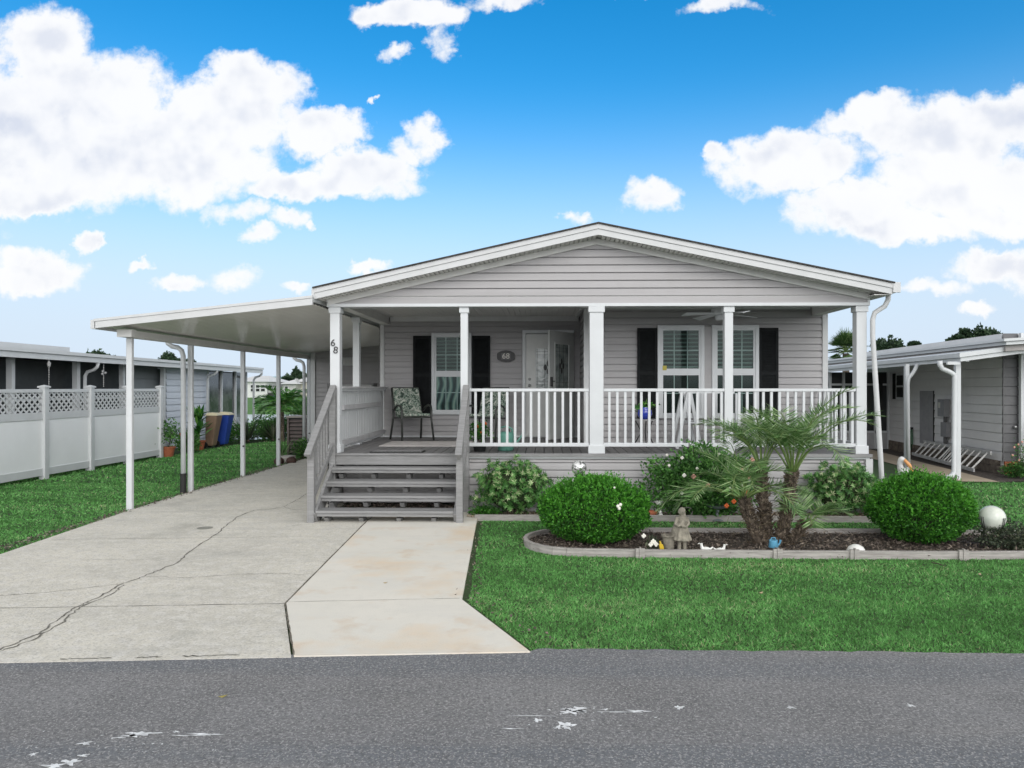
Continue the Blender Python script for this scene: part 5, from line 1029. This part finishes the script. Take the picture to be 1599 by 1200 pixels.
# ------------------------------------------------------------------ right neighbour
RN = thing('neighbour_house', (11, 18, 0), 'grey sided neighbouring home with a low white roof and white carport posts on the right', 'house')
k_ = .089; wl = lambda y: 9.79 + k_ * (y - 15.7)
U = Vector((k_, 1, 0)).normalized(); OUTW = Vector((-1, k_, 0)).normalized()
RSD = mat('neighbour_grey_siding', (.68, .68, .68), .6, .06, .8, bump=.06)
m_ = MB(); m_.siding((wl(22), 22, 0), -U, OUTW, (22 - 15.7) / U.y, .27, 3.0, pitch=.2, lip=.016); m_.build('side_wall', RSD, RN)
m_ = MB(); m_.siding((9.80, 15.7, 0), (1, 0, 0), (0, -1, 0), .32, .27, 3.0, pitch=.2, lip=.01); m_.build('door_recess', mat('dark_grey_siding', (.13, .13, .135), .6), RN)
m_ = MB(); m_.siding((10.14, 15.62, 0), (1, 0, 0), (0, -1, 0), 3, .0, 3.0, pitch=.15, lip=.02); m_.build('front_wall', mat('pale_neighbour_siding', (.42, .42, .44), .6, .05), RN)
m_ = MB(); m_.box(10.09, 10.15, 15.56, 15.64, 0, 3.0); m_.build('corner_trim', WHITE, RN)
m_ = MB(); m_.ball((10.02, 15.64, 1.0), .035, 12, 8); m_.build('door_knob', SILVER, RN, smooth=True)
m_ = MB(); m_.add([(wl(15.72) + .05, 15.75, .0), (14, 15.75, 0), (14, 24, 0), (wl(24) + .05, 24, 0), (wl(15.72) + .05, 15.75, 3), (14, 15.75, 3), (14, 24, 3), (wl(24) + .05, 24, 3)], [(0, 1, 5, 4), (1, 2, 6, 5), (2, 3, 7, 6), (3, 0, 4, 7), (4, 5, 6, 7)]); m_.build('inner_shell', RSD, RN)
bl = mat('old_block', (.24, .20, .16), .9, .3, 9, bump=.8, patches=[(3, .45, .6, .7, (.08, .065, .055))])
y = 15.72; m_ = MB()
while y < 21.9:
    m_.beam((wl(y) + .03, y, .07), (wl(y) + .03, y + .38, .07), .1, .17); m_.beam((wl(y) + .03, y + .15, .215), (wl(y) + .03, y + .52, .215), .09, .11); y += .4
m_.build('foundation_block', bl, RN); m_ = MB(); m_.box(9.82, 10.09, 15.66, 15.7, 0, .1); m_.box(9.82, 10.09, 15.66, 15.7, .11, .26); m_.build('foundation_block', CLAY, RN)
# screened porch facing us
m_ = MB(); m_.box(8.55, 10.3, 22.0, 22.05, .5, 2.3); m_.build('insect_screen', SCREEN, RN)
m_ = MB(); m_.box(8.55, 10.33, 21.96, 22.0, 0, .5); m_.build('kick_panel', mat('pale_panel', (.4, .4, .41), .6), RN)
m_ = MB()
for x in (8.55, 8.95, 9.9, 10.28): m_.box(x, x + .07, 21.93, 21.99, 0, 2.3)
m_.box(8.55, 10.3, 21.94, 21.98, 1.9, 1.96); m_.box(8.55, 10.3, 21.93, 21.99, .48, .54); m_.build('screen_frame', WHITE, RN)
m_ = MB(); m_.box(10.02, 10.12, 21.9, 21.95, .9, 2.2); m_.build('dark_post', BLACKM, RN)
# window with shutters, access door, meter
def onwall(name, y0, y1, z0, z1, d0, d1, mtl, parent=RN):
    m = MB(); P = lambda y, d: Vector((wl(y), y, 0)) + OUTW * d
    a, b_, c_, d_ = P(y0, d0), P(y1, d0), P(y1, d1), P(y0, d1)
    m.add([(*q.xy, z0) for q in (a, b_, c_, d_)] + [(*q.xy, z1) for q in (a, b_, c_, d_)], [(0, 1, 2, 3), (7, 6, 5, 4), (0, 4, 5, 1), (1, 5, 6, 2), (2, 6, 7, 3), (3, 7, 4, 0)]); return m.build(name, mtl, parent)
wo_ = onwall('window', 20.75, 21.35, 1.5, 2.25, 0, .05, WHITE)
for z0_, z1_ in ((1.56, 1.85), (1.9, 2.19)): onwall('pane', 20.82, 21.28, z0_, z1_, .051, .055, DARK, wo_)
onwall('shutter', 21.37, 21.62, 1.5, 2.25, .0, .04, SHUT); onwall('shutter', 20.48, 20.73, 1.5, 2.25, .0, .04, SHUT)
ad = onwall('access_door', 18.95, 19.75, .35, 1.75, .0, .035, mat('access_door_grey', (.28, .28, .29), .6)); onwall('door_gap', 18.93, 18.945, .35, 1.76, .0, .036, BLACKM, ad)
mbx = thing('electric_meter', (wl(18.2), 18.2, 1), 'grey electric meter boxes and conduit on the neighbour wall above the ladder', 'meter box'); EB = mat('electric_box_grey', (.22, .22, .23), .5, .08)
onwall('meter_box', 18.05, 18.4, 1.12, 1.55, .02, .16, EB, mbx); onwall('breaker_box', 18.0, 18.3, .62, .98, .02, .13, EB, mbx); onwall('label_plate', 18.25, 18.36, 1.33, 1.47, .161, .166, mat('pale_plate', (.5, .5, .45), .5), mbx); onwall('conduit', 18.13, 18.22, .1, 1.12, .04, .1, mat('dark_conduit', (.1, .1, .1), .6), mbx)
# roofs and posts
def rroof(x0, x1, zb, zt, sl, y0, y1, name, mtl, dy=0.):
    m = MB(); f2 = lambda x: (x - x0) * sl
    m.add([(x0, y0, zb), (x1, y0, zb + f2(x1)), (x1 + .0, y1, zb + f2(x1) - .09 + dy), (x0 + .12, y1, zb - .09 + dy), (x0, y0, zt), (x1, y0, zt + f2(x1)), (x1, y1, zt + f2(x1) - .09 + dy), (x0 + .12, y1, zt - .09 + dy)], [(0, 3, 2, 1), (4, 5, 6, 7), (0, 1, 5, 4), (1, 2, 6, 5), (2, 3, 7, 6), (3, 0, 4, 7)]); return m.build(name, mtl, RN)
rroof(8.28, 13, 2.36, 2.44, .135, 14.6, 24, 'carport_roof', WHITE); rroof(8.24, 13, 2.44, 2.53, .135, 14.56, 24, 'carport_roof_edge', WHITE)
rroof(9.05, 14, 2.68, 2.745, .06, 14.4, 26, 'upper_fascia', WHITE); rroof(9.1, 14, 2.56, 2.677, .06, 14.5, 26, 'upper_soffit', mat('grey_soffit', (.35, .33, .32), .7)); rroof(8.98, 14, 2.747, 2.80, .06, 14.35, 26, 'main_roof', WHITE)
for x, y, w in ((8.34, 14.82, .10), (8.06, 16.3, .085)):
    m_ = MB(); m_.box(x - w / 2, x + w / 2, y - .04, y + .04, -.03, 2.37 if y < 15 else 2.36); m_.build('carport_post', WHITE, RN)
m_ = MB(); m_.tube([(7.95, 14.75, 2.38), (7.96, 14.75, 2.29), (8.0, 14.75, 2.22), (8.14, 14.75, 2.16), (8.24, 14.75, 2.10), (8.25, 14.75, 1.98), (8.24, 14.75, .16), (8.18, 14.72, .08), (8.0, 14.65, .02)], .05, 12); m_.build('downspout', WHITE, RN, smooth=True)
m_ = MB(); m_.tube([(8.27, 16.25, 2.36), (8.2, 16.25, 2.2), (8.08, 16.25, 2.05), (8.06, 16.25, 1.9), (8.06, 16.22, .1)], .04, 12); m_.build('downspout', WHITE, RN, smooth=True)
m_ = MB(); m_.box(8.05, 8.3, 14.64, 14.70, 2.3, 2.36); m_.box(8.4, 8.47, 14.64, 14.70, 2.36, 2.41); m_.build('bracket', WHITE, RN)
# walk, soil strip, shrubs, ladder, hose
sheet('walkway', [(8.22, 14.5), (8.95, 14.42), (9.75, 21.9), (8.75, 21.9)], -.012, mat('tan_concrete', (.46, .38, .28), .9, .1, 2, bump=.3))
sheet('soil_strip', [(8.95, 14.42), (10.3, 14.9), (10.4, 22), (9.75, 22)], -.018, MULCH)
la = thing('ladder', (9.5, 17.4, 0), 'aluminium ladder lying on its side against the neighbour foundation', 'ladder')
A0, A1 = Vector((wl(19.3) - .42, 19.3, .10)), Vector((wl(15.9) - .50, 15.9, .05)); B0, B1 = Vector((wl(19.3) - .12, 19.3, .42)), Vector((wl(15.9) - .14, 15.9, .42))
for a, b_ in ((A0, A1), (B0, B1)): m_ = MB(); m_.beam(a, b_, .03, .075); m_.build('rail', ALU, la)
for i in range(12): t = (i + .5) / 12; m_ = MB(); m_.tube([A0.lerp(A1, t), B0.lerp(B1, t)], .02, 8); m_.build('rung', mat('pale_aluminium', (.6, .6, .58), .4), la)
for i in (5, 6, 7): t = (i + .8) / 12; m_ = MB(); m_.tube([A0.lerp(A1, t) + Vector((.04, 0, 0)), B0.lerp(B1, t)], .012, 8); m_.build('stay', ALU, la)
hs_ = thing('garden_hose', (wl(20.3) - .15, 20.3, .5), 'green garden hose coiled on the neighbour wall', 'hose'); m_ = MB()
for k in range(9):
    r_ = .17 + .012 * (k % 4); off_ = .03 * (k // 3) + .03; P = []
    for j in range(21): a = j * math.pi / 10; q = Vector((wl(20.3 + r_ * .8 * math.cos(a)), 20.3 + r_ * .8 * math.cos(a) + .01 * k, .42 + (r_ + .12) * math.sin(a))) + OUTW * (off_ + .02); P.append(q)
    m_.tube(P, .011, 6)
m_.build('coil', mat('green_hose', (.02, .13, .05), .4), hs_, smooth=True); onwall('hook', 20.22, 20.38, .68, .74, .0, .14, BLACKM, hs_)
lowplant(9.75, 15.15, .28, .28, 900, .06, .03, L_ROSE, 'low green plant at the corner of the right neighbour')
def twiggy(x, y, r, h, label):
    t = thing('white_flower_bush', (x, y, -.02), label, 'shrub', 'sparse bushes at the right edge'); m = MB(); lv = LV(); fm = MB()
    for i in range(26):
        a = random.uniform(0, 6.28); b_ = (x + r * math.cos(a) * random.uniform(.2, 1), y + r * .5 * math.sin(a), h * random.uniform(.5, 1)); m.tube([(x, y, 0), ((x + b_[0]) / 2, (y + b_[1]) / 2, b_[2] * .6), b_], [.008, .006, .003], 5)
        n = 26; tt = rng.uniform(.4, 1, n)[:, None]; P = np.array([x, y, 0.]) * (1 - tt) + np.array(b_) * tt + rng.normal(size=(n, 3)) * .045; lv.add(P, rdir(n), rdir(n), .045, .025, rng.uniform(0, 1, n))
        if i % 3 == 0: fm.ball(b_, .022, 6, 4)
    m.build('stems', TRUNK, t); lv.build('foliage', L_ROSE, t); fm.build('blossoms', PETALP, t); return t
twiggy(10.35, 15.1, .45, 1.35, 'sparse tall bush with pale blossoms at the right neighbour front wall')
twiggy(9.75, 14.75, .35, .75, 'lower sparse bush before the tall pale blossomed one at the right edge')
lowplant(5.7, 11.2, .3, .3, 700, .05, .03, L_ROSE, 'low plant growing beside the right porch corner downspout')

# ------------------------------------------------------------------ across the pond
def farhouse(x0, x1, y, h, roofh, wm, rm, label, wins, depth=9, name='far_house', ov=.5, ridge_along_x=True):
    t = thing(name, ((x0 + x1) / 2, y, .3), label, 'house'); m = MB(); m.box(x0, x1, y, y + depth, .3, .3 + h); m.build('wall', wm, t)
    m = MB(); e = ov; z = .3 + h; m.add([(x0 - e, y - e, z), (x1 + e, y - e, z), (x1 + e, y + depth + e, z), (x0 - e, y + depth + e, z), (x0 + roofh * 1.5, y + depth / 2, z + roofh), (x1 - roofh * 1.5, y + depth / 2, z + roofh)], [(0, 3, 2, 1), (0, 1, 5, 4), (1, 2, 5), (2, 3, 4, 5), (3, 0, 4)]); m.build('roof', rm, t)
    for (a, b_, z0_, z1_) in wins:
        m = MB(); m.box(a, b_, y - .06, y - .001, .3 + z0_, .3 + z1_); o = m.build('window', WHITE, t); m = MB(); n_ = max(1, round((b_ - a) / 1.0)); w = (b_ - a) / n_
        for i in range(n_):
            for zz in (0, 1): m.box(a + i * w + .07, a + (i + 1) * w - .07, y - .08, y - .061, .3 + z0_ + .07 + zz * (z1_ - z0_) / 2, .3 + z0_ - .05 + (zz + 1) * (z1_ - z0_) / 2)
        m.build('pane', DARK, o)
    return t
FW = mat('far_white_wall', (.62, .63, .62), .6, .04); FC = mat('far_cream_wall', (.62, .57, .48), .6, .04); FR = mat('far_pale_roof', (.62, .62, .60), .6, .05, 1); FTR = mat('far_teal_roof', (.17, .36, .33), .5, .06)
X_ = lambda px, Y: (px - 850) / 1130 * Y
farhouse(X_(360, 100), X_(413, 100), 100, 2.3, .9, FW, FR, 'white house across the pond with a row of dark windows', [(X_(387, 100), X_(393, 100), .9, 1.9), (X_(395, 100), X_(402, 100), .9, 1.9), (X_(403, 100), X_(410.5, 100), .9, 1.9)])
farhouse(X_(414, 106), X_(437, 106), 106, 1.9, .5, mat('far_shade_wall', (.25, .25, .25), .7), FR, 'open pale carport of the white house across the pond', [], 6, 'far_carport')  # solid box; the open bay's shade is put into its wall colour
farhouse(X_(438, 102), X_(459, 102), 102, 2.0, .8, mat('far_grey_wall', (.45, .45, .44), .6), FR, 'small pale garage across the pond', [(X_(441, 102), X_(447, 102), .0, 1.7)], 6, 'far_garage')
farhouse(X_(459, 104), X_(520, 104), 104, 2.3, 1.3, FC, FR, 'cream house across the pond seen past the last carport post', [(X_(463, 104), X_(467, 104), .9, 1.8), (X_(476, 104), X_(480, 104), .9, 1.8)])
farhouse(X_(350, 150), X_(462, 150), 150, 1.6, 2.3, FW, FTR, 'long building with a teal metal roof behind the far houses', [], 16, 'far_hall')
gc = thing('golf_cart', (X_(424, 98), 98, .3), 'dark golf cart parked outside the far white house', 'golf cart'); gx = X_(424, 98)
m_ = MB(); m_.box(gx - .9, gx + .9, 97.6, 98.6, .55, .85); m_.box(gx - .7, gx + .2, 97.6, 98.6, .85, 1.1); m_.build('cart_body', BLACKM, gc, bevel=.05); m_ = MB(); m_.box(gx - .8, gx + .7, 97.55, 98.65, 1.95, 2.03); m_.build('canopy', DARK, gc)
for s in (-.7, .6): m_ = MB(); m_.box(gx + s - .03, gx + s + .03, 97.65, 97.7, .85, 1.95); m_.build('canopy_post', BLACKM, gc)
for s in (-.6, .6): m_ = MB(); m_.tube([(gx + s, 97.55, .55), (gx + s, 97.75, .55)], .25, 12); m_.build('wheel', BLACKM, gc)
def fartree(px, py, wpx, Y, label, kind=0, hpx=None):
    x = X_(px, Y); top = 1.85 + (605 - py) * Y / 1130; r = wpx / 1130 * Y / 2; h = (hpx or wpx * .7) / 1130 * Y
    t = thing('tree', (x, Y, 0), label, 'tree', 'trees standing beyond the roofs'); lv = LV(); m = MB()
    m.tube([(x, Y, 0), (x + .1, Y, top - h * .7), (x, Y, top - h * .4)], [.3, .2, .1], 8)
    for i in range(14):
        a = random.uniform(0, 6.28); q = random.uniform(.2, .85); z = top - h * random.uniform(.25, .8); cx, cy = x + r * q * math.cos(a), Y + r * q * math.sin(a); rr = r * random.uniform(.22, .4)
        m.tube([(x, Y, top - h), (cx, cy, z)], [.1, .03], 5); blob_leaves(lv, (cx, cy, z), (rr, rr, rr * .7), 260, .022 * Y ** .65, .016 * Y ** .65, .9, .2, 0, .2)
    blob_leaves(lv, (x, Y, top - h * .4), (r * .45, r * .45, h * .4), 300, .022 * Y ** .65, .016 * Y ** .65, .9, .2, 0, .25)
    m.build('trunk', TRUNK, t); lv.build('crown', L_FAR, t); return t
fartree(140, 547, 50, 60, 'dark tree crown above the left neighbour roof, the leftmost')
fartree(257, 552, 34, 70, 'dark tree crown above the left neighbour roof beside the first carport post'); fartree(288, 563, 16, 90, 'small dark tree crown right of the larger one above the left neighbour roof')
fartree(459, 575, 14, 130, 'tall dark tree behind the far cream house', hpx=26); fartree(446, 588, 20, 120, 'broad green tree behind the far garage', hpx=14); fartree(474, 586, 16, 125, 'small tree behind the far cream house roof', hpx=14)
fartree(1386, 528, 58, 42, 'grey green tree behind the right neighbour roof beside the porch column', hpx=44); fartree(1520, 513, 56, 60, 'dark tree rising highest above the right neighbour roof', hpx=34); fartree(1484, 527, 18, 60, 'small dark tree left of the tallest one above the right neighbour roof', hpx=14); fartree(1420, 537, 14, 70, 'tiny tree crown peeping over the right neighbour roof', hpx=10)
cpx, cpy = X_(1316, 40), 40; cp = thing('cabbage_palm', (cpx, cpy, 0), 'cabbage palm seen between the porch corner and its end column', 'palm'); m_ = MB(); m_.tube([(cpx, cpy, 0), (cpx, cpy, 3.7)], [.2, .17], 10); m_.build('trunk', TRUNK, cp); lv = LV(); rc = MB()
for i in range(54):
    az, el = i * 2.4, random.uniform(-.7, 1.45); d = np.array([math.cos(az) * math.cos(el), math.sin(az) * math.cos(el), math.sin(el)]); p = np.array([cpx, cpy, 3.9]) + d * random.uniform(.35, .6); rc.tube([(cpx, cpy, 3.8), tuple(p)], .015, 5)
    s = np.cross(d, [0, 0, 1.]); s /= np.linalg.norm(s) + 1e-6; n = 17; an = np.linspace(-1.25, 1.25, n)[:, None]; D_ = d * np.cos(an) + s * np.sin(an); D_[:, 2] -= .12; lv.add(np.tile(p, (n, 1)), D_, np.cross(D_, np.cross(d, s)), rng.uniform(.55, .8, n), .06, rng.uniform(0, 1, n))
lv.build('fronds', L_FARPALM, cp); rc.build('leaf_stalks', MATS['frond_stalk'], cp)

# ------------------------------------------------------------------ ground cover
def inpoly(x, y, poly):
    r_ = np.zeros(len(x), bool); j = len(poly) - 1
    for i in range(len(poly)):
        xi, yi = poly[i]; xj, yj = poly[j]; c = ((yi > y) != (yj > y)) & (x < (xj - xi) * (y - yi) / (yj - yi + 1e-12) + xi); r_ ^= c; j = i
    return r_
NOG = [[(-60, 3), (-1.6, 4.95), (-.05, 5.07), (-.66, 6.28), (-.875, 9.95), (-.93, 10.8), (-3.2, 10.8), (-3.2, 19), (-6.16, 19), (-6.23, 12.9), (-6.19, 10.75), (-5.97, 7.8), (-6.35, 6.2), (-60, 5.2)], [(x * 1.0, y) for x, y in BED],
       [(-.95, 10.13), (5.1, 10.11), (5.1, 30), (-.95, 30)], [(8.22, 14.5), (8.95, 14.40), (30, 14.6), (30, 30), (8.2, 30)], [(-30, 19.0), (-10.3, 19), (-10.1, 23), (-9.3, 25), (-30, 40)]]
gl_ = LV()
def grass(x0, x1, y0, y1, dens, h, w):
    n = int((x1 - x0) * (y1 - y0) * dens); x = rng.uniform(x0, x1, n); y = rng.uniform(y0, y1, n); k = y > 5.14 + rng.normal(0, .012, n)
    for p in NOG: k &= ~inpoly(x, y, p)
    k &= (np.abs(x - .35) / (y + .01) < .95); x, y = x[k], y[k]; n = len(x)
    # clumps: patches a little taller or paler
    cl = np.sin(x * 5.1 + np.sin(y * 3.7)) * np.sin(y * 6.3 + np.sin(x * 4.1)); st = np.sin(y * 9 + x * .6)
    D_ = rng.normal(size=(n, 3)) * [1.1, 1.1, .1] + [0, 0, 1]; az = rng.uniform(0, 3.14, n)
    gl_.add(np.stack([x, y, np.full(n, -.03)], 1), D_, np.stack([np.cos(az), np.sin(az), 0 * az], 1), h * rng.uniform(.4, 1.15, n) * (1 + .2 * cl), w * rng.uniform(.7, 1.3, n), np.clip(.46 + .07 * cl + .09 * np.sin(y * 5.2 + .25 * np.sin(x * 1.3)) + .13 * np.sin(x * .9 + 2 * np.sin(y * .8)) * np.sin(y * 1.7 + 1) + rng.normal(0, .24, n), 0, 1))
grass(-1, 8.2, 5.1, 6.6, 9500, .034, .0075); grass(-1, 8.2, 6.6, 8.3, 6000, .034, .0095); grass(-1, 10, 8.3, 10.2, 3000, .036, .013); grass(5, 12, 10.2, 15, 1100, .05, .02)
grass(-12, -5.9, 6.1, 10, 2800, .036, .014); grass(-13, -6.1, 10, 14, 1700, .04, .019); grass(-11, -6.1, 14, 20, 700, .05, .028); grass(-10.5, -3, 19, 26, 350, .05, .045)
n = 900; x = rng.uniform(-.9, -.2, n) ; 
tag(gl_.build('lawn_grass', L_GRASS, tri=True), kind='stuff')
def chips(name, poly, n, ll, lw, m, z, zz=.02):
    xs = [p[0] for p in poly]; ys = [p[1] for p in poly]; x = rng.uniform(min(xs), max(xs), n); y = rng.uniform(min(ys), max(ys), n); k = inpoly(x, y, poly); x, y = x[k], y[k]; n = len(x)
    D_ = rdir(n); D_[:, 2] *= .35; lv = LV(); lv.add(np.stack([x, y, z + rng.uniform(0, zz, n)], 1), D_, rdir(n) * [1, 1, .4], rng.uniform(.5, 1.3, n) * ll, rng.uniform(.5, 1.2, n) * lw, rng.uniform(0, 1, n)); return tag(lv.build(name, m, fold=.2), kind='stuff')
chips('mulch_chips', BED, 15000, .05, .018, L_CHIP, .0); chips('pebble_mulch', [(-1.1, 10.22), (4.9, 10.2), (4.9, 10.7), (-1.1, 10.7)], 5000, .035, .025, L_PEB, .0); chips('leaf_litter', [(-3.1, 10.9), (-1.2, 10.9), (-1.2, 11.4), (-3.1, 11.4)], 900, .06, .03, L_CHIP, .0)
chips('edge_litter', [(-6.35, 8), (-6.15, 8), (-6.15, 19), (-6.42, 19)], 2200, .04, .02, L_CHIP, -.01); chips('dry_edge_soil', [(-.93, 6.3), (-.66, 6.3), (.0, 5.12), (.25, 5.12), (-.55, 6.4), (-.85, 10.1), (-.93, 10.1)], 1800, .03, .02, L_CHIP, -.02)
# a twig and fallen leaves on the lawn and road
tw = MB(); a, b_ = g(1455, 882), g(1478, 888); tw.tube([(a[0], a[1], .02), ((a[0] + b_[0]) / 2, (a[1] + b_[1]) / 2 + .02, .025), (b_[0], b_[1], .02)], [.005, .006, .003], 6); tag(tw.build('twig', TRUNK), 'short brown twig lying on the front lawn', 'twig')
lf = LV(); c_ = g(340, 1089); lf.add([(c_[0], c_[1], .004)], [(1, .3, .1)], [(0, 1, 0)], .06, .03, .9); lf.build('fallen_leaf', mat('yellow_leaf', (.35, .30, .08), .6)); tag(bpy.data.objects['fallen_leaf'], 'small yellow leaf lying on the asphalt', 'leaf')

# a few dry leaves on the front lawn
for i, (x, y) in enumerate(((g(598, 1212 - 300)), (g(1185, 928)), (g(1528, 899)))):
    lf = LV(); lf.add([(x, y, .012)], [(1, .4 * i, .15)], [(0, 1, .2)], .05, .03, .9); o = lf.build('fallen_leaf', mat('tan_leaf', (.42, .34, .2), .7)); tag(o, 'small tan fallen leaf on the front lawn, ' + ('nearest the concrete path', 'between path and right frame edge', 'nearest the right frame edge')[i], 'leaf', 'dry leaves on the front lawn')
